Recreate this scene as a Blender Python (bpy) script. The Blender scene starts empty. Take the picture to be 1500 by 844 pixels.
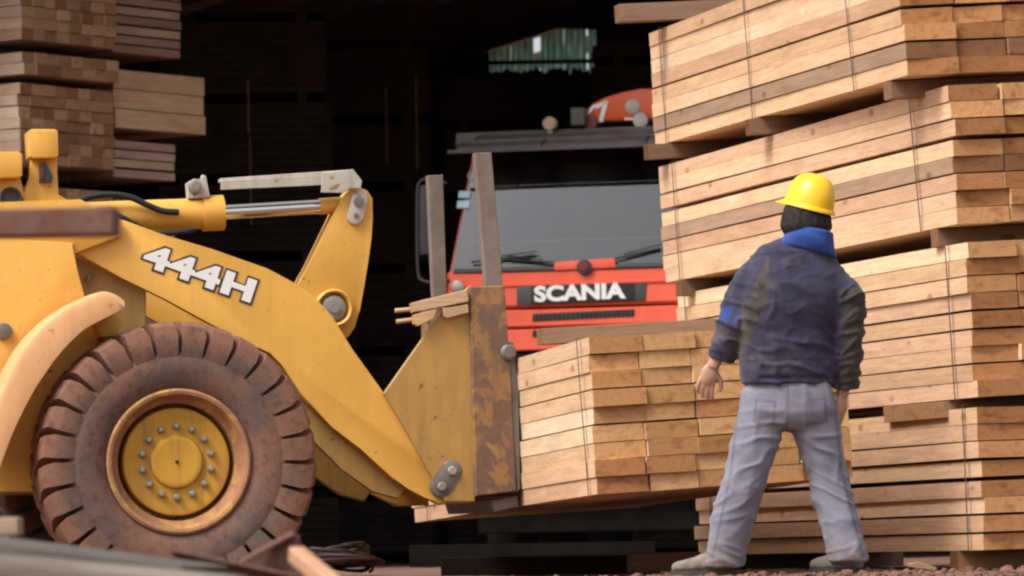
import bpy, bmesh, math, random
from mathutils import Vector, Matrix, noise
rad = math.radians
random.seed(11)
SC = bpy.context.scene
COL = SC.collection

# ------------------------------------------------------------------ camera
FPX = 7000.0                      # focal length in photo pixels (photo 1500 x 844)
CAM_POS = Vector((0, 0, 0.15))
PITCH, ROLL = rad(3.09), rad(-1.0)
cam_d = bpy.data.cameras.new('camera')
cam = bpy.data.objects.new('camera', cam_d)
COL.objects.link(cam)
SC.camera = cam
cam_d.sensor_width = 36.0
cam_d.lens = FPX / 1500.0 * 36.0
cam_d.clip_start, cam_d.clip_end = 0.5, 5000
CAM_R = Matrix.Rotation(rad(90) + PITCH, 3, 'X') @ Matrix.Rotation(ROLL, 3, 'Z')
cam.matrix_world = Matrix.Translation(CAM_POS) @ CAM_R.to_4x4()
cam_d.dof.use_dof = True
cam_d.dof.focus_distance = 21.8
cam_d.dof.aperture_fstop = 7.0

# ------------------------------------------------------------------ sky, sun, exposure
SUN_EL, SUN_AZ = rad(50), rad(-52)      # behind the camera, to its left, veiled by cloud
world = bpy.data.worlds.new('World')
SC.world = world
world.use_nodes = True
wn, wl = world.node_tree.nodes, world.node_tree.links
sky = wn.new('ShaderNodeTexSky')
sky.sky_type = 'NISHITA'
sky.sun_disc = False
sky.sun_elevation = SUN_EL
sky.sun_rotation = math.pi + SUN_AZ * -1
sky.air_density, sky.dust_density, sky.ozone_density = 1.0, 4.0, 1.0
hs = wn.new('ShaderNodeHueSaturation')
hs.inputs['Saturation'].default_value = 0.22       # thin overcast: nearly grey
hs.inputs['Value'].default_value = 1.0
wl.new(sky.outputs[0], hs.inputs['Color'])
bg = wn['Background']
bg.inputs['Strength'].default_value = 0.10
wl.new(hs.outputs[0], bg.inputs['Color'])
sun_d = bpy.data.lights.new('sun', 'SUN')
sun_d.energy, sun_d.angle = 1.3, rad(25)
sun_d.color = (1.0, 0.93, 0.84)
sun = bpy.data.objects.new('sun', sun_d)
COL.objects.link(sun)
sdir = Vector((math.sin(SUN_AZ) * math.cos(SUN_EL), -math.cos(SUN_AZ) * math.cos(SUN_EL), math.sin(SUN_EL)))
sun.rotation_euler = sdir.to_track_quat('Z', 'Y').to_euler()
sun.location = (0, 0, 30)
SC.view_settings.view_transform = 'Standard'
SC.view_settings.look = 'None'
SC.view_settings.exposure = 1.1
SC.cycles.filter_width = 2.3
SC.cycles.max_bounces = 6
SC.cycles.diffuse_bounces = 3
SC.cycles.glossy_bounces = 3
SC.cycles.caustics_reflective = False
SC.cycles.caustics_refractive = False
SC.view_settings.gamma = 1.0
SC.view_settings.use_curve_mapping = False

# ------------------------------------------------------------------ helpers
def ray(px, py):
    """direction of one photo pixel, scaled to unit depth along the lens axis"""
    return CAM_R @ Vector(((px - 750) / FPX, -(py - 422) / FPX, -1))
def P(px, py, d):
    return CAM_POS + ray(px, py) * d

def tag(o, label=None, cat=None, group=None, kind=None):
    if label: o['label'] = label
    if cat: o['category'] = cat
    if group: o['group'] = group
    if kind: o['kind'] = kind
    return o
def empty(name, mw=None, label=None, cat=None, group=None):
    o = bpy.data.objects.new(name, None)
    o.empty_display_size = 0.1
    COL.objects.link(o)
    if mw is not None: o.matrix_world = mw
    return tag(o, label, cat, group)
def link(name, mesh, mat=None, parent=None, loc=None):
    o = bpy.data.objects.new(name, mesh)
    COL.objects.link(o)
    if mat is not None and not mesh.materials:
        for m in (mat if isinstance(mat, (list, tuple)) else [mat]): mesh.materials.append(m)
    if parent is not None: o.parent = parent
    if loc is not None: o.location = loc
    return o
def mesh_of(bm, name='m', smooth=False, autosmooth=None):
    me = bpy.data.meshes.new(name)
    bmesh.ops.recalc_face_normals(bm, faces=bm.faces[:])
    bm.to_mesh(me); bm.free()
    if smooth:
        for p in me.polygons: p.use_smooth = True
    if autosmooth is not None:
        for p in me.polygons: p.use_smooth = True
        sharp_by_angle(me, autosmooth)
    return me
def sharp_by_angle(me, ang):
    b = bmesh.new(); b.from_mesh(me)
    for e in b.edges:
        if len(e.link_faces) == 2:
            e.smooth = e.calc_face_angle(0) < ang
    b.to_mesh(me); b.free()
def obj(name, bm, mat, parent=None, smooth=None):
    me = mesh_of(bm, name, autosmooth=smooth)
    return link(name, me, mat, parent)
def add_box(bm, c, s, m=None, bevel=0.0):
    """box with centre c and full size s; m = extra matrix"""
    r = bmesh.ops.create_cube(bm, size=1.0)
    vs = r['verts']
    M = Matrix.Translation(Vector(c)) @ Matrix.Diagonal((s[0], s[1], s[2], 1))
    if m is not None: M = m @ M
    bmesh.ops.transform(bm, matrix=M, verts=vs)
    if bevel:
        es = list({e for v in vs for e in v.link_edges})
        bmesh.ops.bevel(bm, geom=es, offset=bevel, segments=1, affect='EDGES', profile=0.5)
def add_prism(bm, pts, y0, y1, bevel=0.0, segs=1, axis='y'):
    """polygon pts (x,z) extruded from y0 to y1"""
    def mk(p, y):
        return {'y': (p[0], y, p[1]), 'x': (y, p[0], p[1]), 'z': (p[0], p[1], y)}[axis]
    a = [bm.verts.new(mk(p, y0)) for p in pts]
    b = [bm.verts.new(mk(p, y1)) for p in pts]
    n = len(pts)
    fs = [bm.faces.new(a), bm.faces.new(b[::-1])]
    for i in range(n):
        fs.append(bm.faces.new((a[i], b[i], b[(i + 1) % n], a[(i + 1) % n])))
    if bevel:
        es = list({e for f in fs[:2] for e in f.edges})
        bmesh.ops.bevel(bm, geom=es, offset=bevel, segments=segs, affect='EDGES', profile=0.5)
def frames(pts):
    pts = [Vector(p) for p in pts]
    out = []
    up = Vector((0, 0, 1))
    for i, p in enumerate(pts):
        t = (pts[min(i + 1, len(pts) - 1)] - pts[max(i - 1, 0)]).normalized()
        if abs(t.dot(up)) > 0.95: up = Vector((0, 1, 0)) if abs(t.y) < 0.9 else Vector((1, 0, 0))
        u = t.cross(up).normalized(); v = u.cross(t).normalized()
        up = v
        out.append((p, u, v))
    return out
def add_rings(bm, rings, cap=True):
    vr = [[bm.verts.new(p) for p in r] for r in rings]
    n = len(vr[0])
    for a, b in zip(vr, vr[1:]):
        for i in range(n):
            bm.faces.new((a[i], a[(i + 1) % n], b[(i + 1) % n], b[i]))
    if cap:
        bm.faces.new(vr[0][::-1]); bm.faces.new(vr[-1])
def add_tube(bm, pts, r, n=10, flat=1.0):
    """tube along pts; r a number or one per point; flat scales the second axis"""
    fr = frames(pts)
    rs = r if isinstance(r, (list, tuple)) else [r] * len(fr)
    rings = []
    for (p, u, v), q in zip(fr, rs):
        rings.append([p + u * (math.cos(2 * math.pi * k / n) * q) + v * (math.sin(2 * math.pi * k / n) * q * flat) for k in range(n)])
    add_rings(bm, rings)
def add_loft(bm, rings, n=28, power=2.3):
    """rings: (centre, half-axis u, half-axis v)"""
    out = []
    for c, u, v in rings:
        c, u, v = Vector(c), Vector(u), Vector(v)
        rg = []
        for k in range(n):
            t = 2 * math.pi * k / n
            cs, sn = math.cos(t), math.sin(t)
            rg.append(c + u * (abs(cs) ** (2 / power) * (1 if cs >= 0 else -1)) + v * (abs(sn) ** (2 / power) * (1 if sn >= 0 else -1)))
        out.append(rg)
    add_rings(bm, out)
def add_lathe(bm, prof, n=48, axis='y', c=(0, 0, 0), closed=False):
    """prof = list of (r, h) turned round an axis through c"""
    c = Vector(c)
    rings = []
    for r, h in prof:
        rg = []
        for k in range(n):
            t = 2 * math.pi * k / n
            a, b = r * math.cos(t), r * math.sin(t)
            rg.append(c + Vector({'y': (a, h, b), 'x': (h, a, b), 'z': (a, b, h)}[axis]))
        rings.append([bm.verts.new(p) for p in rg])
    pairs = list(zip(rings, rings[1:]))
    if closed: pairs.append((rings[-1], rings[0]))
    for a, b in pairs:
        for i in range(n):
            bm.faces.new((a[i], a[(i + 1) % n], b[(i + 1) % n], b[i]))
    if not closed:
        for rg in (rings[0], rings[-1]): bm.faces.new(rg)
def add_ell(bm, c, s, m=None, seg=20):
    r = bmesh.ops.create_uvsphere(bm, u_segments=seg, v_segments=seg // 2, radius=1.0)
    M = Matrix.Translation(Vector(c)) @ (m.to_4x4() if m is not None else Matrix()) @ Matrix.Diagonal((s[0], s[1], s[2], 1))
    bmesh.ops.transform(bm, matrix=M, verts=r['verts'])
def spline(pts, n=6):
    """Catmull-Rom through 2D or 3D points"""
    pts = [Vector(p) for p in pts]
    out = []
    for i in range(len(pts) - 1):
        p0, p1, p2, p3 = pts[max(i - 1, 0)], pts[i], pts[i + 1], pts[min(i + 2, len(pts) - 1)]
        for k in range(n):
            t = k / n
            out.append(0.5 * ((2 * p1) + (p2 - p0) * t + (2 * p0 - 5 * p1 + 4 * p2 - p3) * t * t + (3 * p1 - p0 - 3 * p2 + p3) * t ** 3))
    out.append(pts[-1])
    return out
def remeshed(bm, voxel, smooth=6, factor=0.5):
    me = bpy.data.meshes.new('tmp')
    bmesh.ops.recalc_face_normals(bm, faces=bm.faces[:])
    bm.to_mesh(me); bm.free()
    o = bpy.data.objects.new('tmp', me); COL.objects.link(o)
    r = o.modifiers.new('r', 'REMESH'); r.mode = 'VOXEL'; r.voxel_size = voxel
    if smooth:
        s = o.modifiers.new('s', 'SMOOTH'); s.iterations = smooth; s.factor = factor
    dg = bpy.context.evaluated_depsgraph_get()
    out = bpy.data.meshes.new_from_object(o.evaluated_get(dg))
    bpy.data.objects.remove(o); bpy.data.meshes.remove(me)
    for p in out.polygons: p.use_smooth = True
    return out
def displace(me, fn):
    me.update()
    nor = [v.normal.copy() for v in me.vertices]
    for v, n in zip(me.vertices, nor):
        v.co = v.co + n * fn(v.co, n)
    me.update()
def text_mesh(body, size, depth, offset=0.0, shear=0.0, spacing=1.0):
    cu = bpy.data.curves.new('t', 'FONT')
    cu.body = body; cu.size = size; cu.extrude = depth; cu.offset = offset; cu.shear = shear
    cu.space_character = spacing; cu.resolution_u = 4
    o = bpy.data.objects.new('t', cu); COL.objects.link(o)
    dg = bpy.context.evaluated_depsgraph_get()
    me = bpy.data.meshes.new_from_object(o.evaluated_get(dg))
    bpy.data.objects.remove(o); bpy.data.curves.remove(cu)
    return me
def fit_text(me, w, h):
    """scale a text mesh to a box of w x h, origin bottom-left"""
    xs = [v.co.x for v in me.vertices]; ys = [v.co.y for v in me.vertices]
    sx, sy = w / (max(xs) - min(xs)), h / (max(ys) - min(ys))
    x0, y0 = min(xs), min(ys)
    for v in me.vertices:
        v.co.x = (v.co.x - x0) * sx; v.co.y = (v.co.y - y0) * sy
    return x0, y0, sx, sy

# ------------------------------------------------------------------ materials
def new_mat(name):
    m = bpy.data.materials.new(name); m.use_nodes = True
    nt = m.node_tree
    return m, nt, nt.nodes['Principled BSDF']
def nd(nt, typ, **kw):
    n = nt.nodes.new('ShaderNode' + typ)
    for k, v in kw.items(): setattr(n, k, v)
    return n
def setin(n, **kw):
    for k, v in kw.items(): n.inputs[k.replace('_', ' ')].default_value = v
    return n
def mixc(nt, a, b, f, mode='MIX'):
    n = nd(nt, 'Mix', data_type='RGBA', blend_type=mode)
    for sock, v in ((n.inputs[0], f), (n.inputs[6], a), (n.inputs[7], b)):
        if hasattr(v, 'is_linked') or hasattr(v, 'node'): nt.links.new(v, sock)
        elif isinstance(v, (int, float)): sock.default_value = v
        else: sock.default_value = (*v, 1) if len(v) == 3 else v
    return n.outputs[2]
def ramp(nt, src, p0, p1, c0=(0, 0, 0), c1=(1, 1, 1)):
    n = nd(nt, 'ValToRGB')
    e = n.color_ramp.elements
    e[0].position, e[1].position = p0, p1
    e[0].color, e[1].color = (*c0, 1), (*c1, 1)
    nt.links.new(src, n.inputs[0])
    return n.outputs[0]
def noise_n(nt, vec, scale, detail=4, rough=0.6, dist=0.0):
    n = nd(nt, 'TexNoise'); setin(n, Scale=scale, Detail=detail, Roughness=rough, Distortion=dist)
    if vec is not None: nt.links.new(vec, n.inputs['Vector'])
    return n.outputs['Fac']
def mapped(nt, vec, scale=(1, 1, 1), loc=(0, 0, 0)):
    n = nd(nt, 'Mapping'); n.inputs['Scale'].default_value = scale; n.inputs['Location'].default_value = loc
    nt.links.new(vec, n.inputs['Vector'])
    return n.outputs[0]
def bump(nt, b, h, strength, dist=0.01):
    n = nd(nt, 'Bump'); n.inputs['Strength'].default_value = strength; n.inputs['Distance'].default_value = dist
    nt.links.new(h, n.inputs['Height']); nt.links.new(n.outputs[0], b.inputs['Normal'])
def math_n(nt, op, a, b=None):
    n = nd(nt, 'Math', operation=op)
    for s, v in ((n.inputs[0], a), (n.inputs[1], b)):
        if v is None: continue
        if isinstance(v, (int, float)): s.default_value = v
        else: nt.links.new(v, s)
    return n.outputs[0]

def nd_x(nt, v):
    s = nd(nt, 'SeparateXYZ'); nt.links.new(v, s.inputs[0])
    return s.outputs[0]
def wood_mat(name, end_tint=(0.86, 0.70, 0.50), dirt=0.35):
    """sawn timber: colour of each board from its object colour, grain along local x, end grain on the x faces"""
    m, nt, b = new_mat(name)
    tc = nd(nt, 'TexCoord'); oi = nd(nt, 'ObjectInfo')
    off = nd(nt, 'VectorMath', operation='SCALE'); nt.links.new(oi.outputs['Random'], off.inputs['Scale'])
    off.inputs[0].default_value = (37.0, 51.0, 23.0)
    add = nd(nt, 'VectorMath', operation='ADD')
    nt.links.new(tc.outputs['Object'], add.inputs[0]); nt.links.new(off.outputs[0], add.inputs[1])
    v = add.outputs[0]
    grain = noise_n(nt, mapped(nt, v, (1.2, 26, 26)), 2.2, 6, 0.65, 0.4)
    fine = noise_n(nt, mapped(nt, v, (6, 90, 90)), 2.0, 3, 0.6)
    blot = noise_n(nt, mapped(nt, v, (1.5, 5, 5)), 1.3, 3, 0.5)
    base = oi.outputs['Color']
    c = mixc(nt, base, (0.84, 0.78, 0.72), ramp(nt, grain, 0.45, 0.75), 'MULTIPLY')
    c = mixc(nt, c, (1.16, 1.1, 1.02), ramp(nt, grain, 0.30, 0.48, (1, 1, 1), (0, 0, 0)), 'MULTIPLY')
    c = mixc(nt, c, (0.84, 0.78, 0.72), ramp(nt, fine, 0.45, 0.8), 'MULTIPLY')
    c = mixc(nt, c, (0.66, 0.60, 0.58), math_n(nt, 'MULTIPLY', ramp(nt, blot, 0.48, 0.72), dirt), 'MULTIPLY')
    # knots
    vo = nd(nt, 'TexVoronoi', feature='F1'); vo.inputs['Scale'].default_value = 1.0
    nt.links.new(mapped(nt, v, (2.6, 5.5, 5.5)), vo.inputs['Vector'])
    c = mixc(nt, c, (0.55, 0.38, 0.28), math_n(nt, 'MULTIPLY', ramp(nt, vo.outputs['Distance'], 0.06, 0.13, (1, 1, 1), (0, 0, 0)), 0.8), 'MULTIPLY')
    # rain stains and sawdust bloom
    st = noise_n(nt, mapped(nt, v, (3.0, 2, 9)), 1.1, 5, 0.7)
    c = mixc(nt, c, (0.80, 0.74, 0.69), math_n(nt, 'MULTIPLY', ramp(nt, st, 0.54, 0.72), 0.55), 'MULTIPLY')
    c = mixc(nt, c, (1.14, 1.13, 1.12), ramp(nt, st, 0.30, 0.44, (1, 1, 1), (0, 0, 0)), 'MULTIPLY')
    saw = math_n(nt, 'SINE', math_n(nt, 'MULTIPLY', math_n(nt, 'ADD', noise_n(nt, mapped(nt, v, (1, 3, 3)), 2.0, 2), nd_x(nt, v)), 240.0))
    c = mixc(nt, c, (0.93, 0.92, 0.91), ramp(nt, saw, 0.4, 1.0), 'MULTIPLY')
    # end grain
    sx = nd(nt, 'SeparateXYZ'); nt.links.new(tc.outputs['Normal'], sx.inputs[0])
    isend = ramp(nt, math_n(nt, 'ABSOLUTE', sx.outputs[0]), 0.6, 0.75)
    endv = mapped(nt, v, (0, 9, 9))
    vr = nd(nt, 'TexVoronoi', feature='F1'); vr.inputs['Scale'].default_value = 0.32
    nt.links.new(endv, vr.inputs['Vector'])
    ringn = math_n(nt, 'ADD', math_n(nt, 'MULTIPLY', vr.outputs['Distance'], 16.0), math_n(nt, 'MULTIPLY', noise_n(nt, endv, 2.0), 2.0))
    rings = math_n(nt, 'SINE', math_n(nt, 'MULTIPLY', ringn, 3.6))
    en = noise_n(nt, mapped(nt, v, (0, 7, 16)), 1.4, 3, 0.6)
    ec = mixc(nt, base, end_tint, 1.0, 'MULTIPLY')
    ec = mixc(nt, ec, ramp(nt, oi.outputs['Random'], 0.0, 1.0, (0.66, 0.56, 0.47), (1.10, 1.05, 1.0)), 1.0, 'MULTIPLY')
    ec = mixc(nt, ec, (0.93, 0.90, 0.86), ramp(nt, rings, 0.0, 1.0), 'MULTIPLY')
    ec = mixc(nt, ec, (0.50, 0.40, 0.33), math_n(nt, 'MULTIPLY', ramp(nt, en, 0.52, 0.70), 0.7), 'MULTIPLY')
    ec = mixc(nt, ec, (0.6, 0.52, 0.45), ramp(nt, noise_n(nt, mapped(nt, v, (0, 60, 60)), 2, 2), 0.5, 0.85), 'MULTIPLY')
    nt.links.new(mixc(nt, c, ec, isend), b.inputs['Base Color'])
    b.inputs['Roughness'].default_value = 0.82
    b.inputs['Specular IOR Level'].default_value = 0.22
    bump(nt, b, math_n(nt, 'ADD', grain, math_n(nt, 'MULTIPLY', fine, 0.6)), 0.35, 0.004)
    return m
def paint_mat(name, col, rust=(0.16, 0.06, 0.025), amount=0.62, speck=0.70, rough=0.42, dirt=(0.32, 0.19, 0.09), dirt_amt=0.35, scale=1.0):
    """worn machine paint: dirt film, rust blotches and chips"""
    m, nt, b = new_mat(name)
    tc = nd(nt, 'TexCoord'); v = tc.outputs['Object']
    n1 = noise_n(nt, v, 2.2 * scale, 6, 0.6)
    n2 = noise_n(nt, v, 11 * scale, 5, 0.65, 0.4)
    n3 = noise_n(nt, v, 34 * scale, 3, 0.5)
    run = noise_n(nt, mapped(nt, v, (14, 14, 1.6)), 1.2 * scale, 4, 0.6)
    c = mixc(nt, col, [x * 0.86 for x in col], ramp(nt, n1, 0.35, 0.65))
    c = mixc(nt, c, dirt, math_n(nt, 'MULTIPLY', ramp(nt, run, 0.45, 0.75), dirt_amt))
    r1 = ramp(nt, n2, amount, amount + 0.06)
    r2 = ramp(nt, n3, speck, speck + 0.05)
    rr = math_n(nt, 'MAXIMUM', r1, r2)
    c = mixc(nt, c, mixc(nt, rust, [x * 1.7 for x in rust], n3), rr)
    nt.links.new(c, b.inputs['Base Color'])
    nt.links.new(ramp(nt, rr, 0, 1, (rough,) * 3, (0.85,) * 3), b.inputs['Roughness'])
    b.inputs['Specular IOR Level'].default_value = 0.4
    bump(nt, b, math_n(nt, 'ADD', math_n(nt, 'MULTIPLY', rr, -0.6), math_n(nt, 'MULTIPLY', n1, 0.5)), 0.25, 0.004)
    return m
def plain_mat(name, col, rough=0.6, metal=0.0, var=0.25, scale=8.0, spec=0.4, bumpy=0.1):
    m, nt, b = new_mat(name)
    tc = nd(nt, 'TexCoord')
    n = noise_n(nt, tc.outputs['Object'], scale, 5, 0.6)
    c = mixc(nt, [x * (1 - var) for x in col], [min(1, x * (1 + var)) for x in col], ramp(nt, n, 0.3, 0.7))
    nt.links.new(c, b.inputs['Base Color'])
    b.inputs['Roughness'].default_value = rough; b.inputs['Metallic'].default_value = metal
    b.inputs['Specular IOR Level'].default_value = spec
    if bumpy: bump(nt, b, n, bumpy, 0.01)
    return m
def cloth_mat(name, col, attr=None, weave=420, rough=0.9, var=0.2):
    m, nt, b = new_mat(name)
    tc = nd(nt, 'TexCoord')
    n = noise_n(nt, tc.outputs['Object'], 9, 5, 0.6); w = noise_n(nt, tc.outputs['Object'], weave, 2, 0.5)
    src = col
    if attr:
        a = nd(nt, 'VertexColor'); a.layer_name = attr; src = a.outputs[0]
    c = mixc(nt, src, (1 - var * 2,) * 3, ramp(nt, n, 0.35, 0.7), 'MULTIPLY')
    c = mixc(nt, c, (0.62,) * 3, ramp(nt, w, 0.4, 0.7), 'MULTIPLY')
    dn = noise_n(nt, mapped(nt, tc.outputs['Object'], (4, 4, 7)), 1.0, 6, 0.7)
    c = mixc(nt, c, (0.30, 0.25, 0.21), math_n(nt, 'MULTIPLY', ramp(nt, dn, 0.52, 0.78), 0.35))
    nt.links.new(c, b.inputs['Base Color'])
    b.inputs['Roughness'].default_value = rough; b.inputs['Specular IOR Level'].default_value = 0.2
    b.inputs['Sheen Weight'].default_value = 0.15
    bump(nt, b, math_n(nt, 'ADD', w, math_n(nt, 'MULTIPLY', n, 2.0)), 0.2, 0.002)
    return m

M = {}
M['wood'] = wood_mat('sawn_timber')
M['old_wood'] = wood_mat('weathered_timber', (0.85, 0.75, 0.6), 0.7)
M['yellow'] = paint_mat('yellow_machine_paint', (0.79, 0.425, 0.080), rust=(0.22, 0.09, 0.03), amount=0.69, speck=0.685, dirt=(0.50, 0.25, 0.06), dirt_amt=0.25)
M['yellow_dull'] = paint_mat('dull_yellow_paint', (0.47, 0.275, 0.075), amount=0.64, speck=0.68, dirt=(0.24, 0.15, 0.065), dirt_amt=0.6)
M['rusty'] = paint_mat('rusty_mast_paint', (0.34, 0.18, 0.065), rust=(0.12, 0.070, 0.048), amount=0.46, speck=0.58, rough=0.7, dirt=(0.15, 0.085, 0.055), dirt_amt=0.9, scale=0.8)
M['fender'] = paint_mat('faded_fender_paint', (0.76, 0.41, 0.19), rust=(0.40, 0.17, 0.05), amount=0.62, speck=0.66, rough=0.7, dirt=(0.60, 0.27, 0.07), dirt_amt=0.4)
M['rim'] = paint_mat('wheel_rim_paint', (0.60, 0.32, 0.035), rust=(0.20, 0.09, 0.03), amount=0.70, speck=0.72, rough=0.6, dirt=(0.22, 0.10, 0.05), dirt_amt=0.6)
M['rim_ring'] = paint_mat('rusty_rim_ring', (0.50, 0.28, 0.09), rust=(0.25, 0.12, 0.065), amount=0.47, speck=0.56, rough=0.92, dirt=(0.24, 0.12, 0.07), dirt_amt=0.9)
M['red'] = paint_mat('red_truck_paint', (0.86, 0.125, 0.065), rust=(0.3, 0.03, 0.02), amount=0.85, speck=0.9, rough=0.35, dirt=(0.7, 0.2, 0.13), dirt_amt=0.25)
M['orange'] = paint_mat('orange_red_paint', (0.70, 0.11, 0.03), rust=(0.4, 0.06, 0.02), amount=0.8, speck=0.85, rough=0.4, dirt_amt=0.2)
M['darkred'] = plain_mat('dark_red_plastic', (0.16, 0.02, 0.02), 0.4)
M['steel'] = plain_mat('grey_steel', (0.34, 0.31, 0.28), 0.5, 0.5)
M['pin_grey'] = plain_mat('dull_grey_plate', (0.17, 0.155, 0.14), 0.55, 0.3)
M['chrome'] = plain_mat('polished_rod', (0.75, 0.74, 0.72), 0.16, 1.0, 0.05, 8, 0.5, 0.0)
M['galv'] = paint_mat('pale_painted_bar', (0.52, 0.49, 0.42), rust=(0.22, 0.13, 0.06), amount=0.58, speck=0.70, rough=0.5, dirt=(0.3, 0.24, 0.16), dirt_amt=0.5)
M['black'] = plain_mat('black_rubber', (0.02, 0.019, 0.018), 0.7)
M['dark'] = plain_mat('dark_grey_plastic', (0.05, 0.048, 0.05), 0.55)
M['visor'] = plain_mat('visor_grey', (0.070, 0.060, 0.058), 0.5, 0, 0.35, 5)
M['post'] = plain_mat('grey_brown_post', (0.17, 0.135, 0.115), 0.75, 0, 0.3, 6)
M['white'] = plain_mat('white_letters', (0.80, 0.79, 0.77), 0.5, 0, 0.04)
M['letter_edge'] = plain_mat('dark_letter_outline', (0.055, 0.045, 0.045), 0.6, 0, 0.1)
M['plate'] = plain_mat('name_plate_grey', (0.055, 0.058, 0.06), 0.5, 0, 0.15)
M['tan'] = plain_mat('tan_lamp', (0.36, 0.27, 0.18), 0.6, 0, 0.3)
M['sticker'] = plain_mat('pale_blue_sticker', (0.42, 0.62, 0.72), 0.5, 0, 0.1)
M['strap'] = plain_mat('dark_steel_strap', (0.10, 0.085, 0.075), 0.5, 0.4)
M['shed'] = plain_mat('shade_dark_shed_timber', (0.060, 0.049, 0.042), 0.9, 0, 0.4, 3)  # lack of light inside the shed is put into this dark colour
M['roof_under'] = plain_mat('shed_roof_underside', (0.50, 0.42, 0.36), 0.9, 0, 0.3, 2)
M['roof_top'] = plain_mat('roof_sheet_grey', (0.28, 0.26, 0.25), 0.6, 0.2)
M['shade_black'] = plain_mat('deep_shade_black', (0.009, 0.008, 0.0075), 0.95, 0, 0.3, 6, 0.05)  # near-black painted in for deep shade on bumper, underrun and rear timber
M['skin'] = plain_mat('skin', (0.50, 0.29, 0.19), 0.55, 0, 0.12, 20)
M['hair'] = plain_mat('dark_hair', (0.018, 0.014, 0.013), 0.7, 0, 0.4, 60, 0.3, 0.6)
M['hat'] = plain_mat('yellow_helmet_plastic', (0.87, 0.51, 0.018), 0.32, 0, 0.03, 6, 0.5, 0.0)
M['shoe'] = plain_mat('dusty_work_shoe', (0.20, 0.17, 0.145), 0.8, 0, 0.3, 25)
M['sole'] = plain_mat('shoe_sole', (0.05, 0.045, 0.04), 0.8)
M['trousers'] = cloth_mat('grey_work_trousers', (0.255, 0.255, 0.325), attr='cloth', var=0.12)
M['jacket'] = cloth_mat('navy_work_jacket', (0.05, 0.05, 0.07), attr='cloth')
M['collar'] = cloth_mat('blue_collar', (0.035, 0.085, 0.34))

def tyre_mat():
    m, nt, b = new_mat('dusty_tyre_rubber')
    tc = nd(nt, 'TexCoord'); v = tc.outputs['Object']
    n1 = noise_n(nt, v, 3.5, 6, 0.65); n2 = noise_n(nt, v, 20, 5, 0.7); n3 = noise_n(nt, v, 90, 3, 0.6)
    c = mixc(nt, (0.115, 0.084, 0.074), (0.21, 0.105, 0.072), ramp(nt, n1, 0.38, 0.62))
    # clay caked onto the tread, greyer sidewall
    sx = nd(nt, 'SeparateXYZ'); nt.links.new(v, sx.inputs[0])
    rr = math_n(nt, 'SQRT', math_n(nt, 'ADD', math_n(nt, 'POWER', sx.outputs[0], 2.0), math_n(nt, 'POWER', sx.outputs[2], 2.0)))
    rim_m = ramp(nt, math_n(nt, 'ADD', rr, math_n(nt, 'MULTIPLY', n1, 0.10)), 0.60, 0.67)
    c = mixc(nt, c, (0.235, 0.115, 0.075), math_n(nt, 'MULTIPLY', rim_m, 0.85))
    c = mixc(nt, c, (0.5, 0.45, 0.42), ramp(nt, n2, 0.5, 0.75), 'MULTIPLY')
    c = mixc(nt, c, (1.35, 1.3, 1.25), ramp(nt, n3, 0.55, 0.75), 'MULTIPLY')
    nt.links.new(c, b.inputs['Base Color'])
    b.inputs['Roughness'].default_value = 0.85; b.inputs['Specular IOR Level'].default_value = 0.25
    bump(nt, b, math_n(nt, 'ADD', n2, n3), 0.3, 0.006)
    return m
M['tyre'] = tyre_mat()
def glass_mat():
    m, nt, b = new_mat('windscreen_glass')
    out = nt.nodes['Material Output']
    nt.nodes.remove(b)
    tr = nd(nt, 'BsdfTransparent'); tr.inputs[0].default_value = (0.45, 0.47, 0.47, 1)
    gl = nd(nt, 'BsdfGlossy'); gl.inputs['Roughness'].default_value = 0.03; gl.inputs[0].default_value = (0.9, 0.95, 1, 1)
    df = nd(nt, 'BsdfDiffuse'); df.inputs[0].default_value = (0.20, 0.20, 0.19, 1)
    fr = nd(nt, 'Fresnel'); fr.inputs[0].default_value = 1.62
    m1 = nd(nt, 'MixShader'); nt.links.new(fr.outputs[0], m1.inputs[0])
    nt.links.new(tr.outputs[0], m1.inputs[1]); nt.links.new(gl.outputs[0], m1.inputs[2])
    tc = nd(nt, 'TexCoord')
    dust = math_n(nt, 'MULTIPLY', ramp(nt, noise_n(nt, tc.outputs['Object'], 3, 6, 0.7), 0.35, 0.75), 0.10)
    m2 = nd(nt, 'MixShader'); nt.links.new(dust, m2.inputs[0])
    nt.links.new(m1.outputs[0], m2.inputs[1]); nt.links.new(df.outputs[0], m2.inputs[2])
    nt.links.new(m2.outputs[0], out.inputs[0])
    return m
M['glass'] = glass_mat()
def ground_mat():
    m, nt, b = new_mat('red_brown_dirt')
    tc = nd(nt, 'TexCoord'); v = tc.outputs['Object']
    n1 = noise_n(nt, v, 0.5, 6, 0.65); n2 = noise_n(nt, v, 6, 6, 0.7); n3 = noise_n(nt, v, 45, 4, 0.7)
    c = mixc(nt, (0.16, 0.075, 0.05), (0.26, 0.13, 0.09), ramp(nt, n1, 0.35, 0.65))
    c = mixc(nt, c, (0.10, 0.055, 0.042), ramp(nt, n2, 0.45, 0.7))
    c = mixc(nt, c, (1.4, 1.3, 1.2), ramp(nt, n3, 0.55, 0.7), 'MULTIPLY')
    nt.links.new(c, b.inputs['Base Color']); b.inputs['Roughness'].default_value = 0.95
    bump(nt, b, math_n(nt, 'ADD', n2, n3), 0.6, 0.03)
    return m
M['ground'] = ground_mat()
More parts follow.
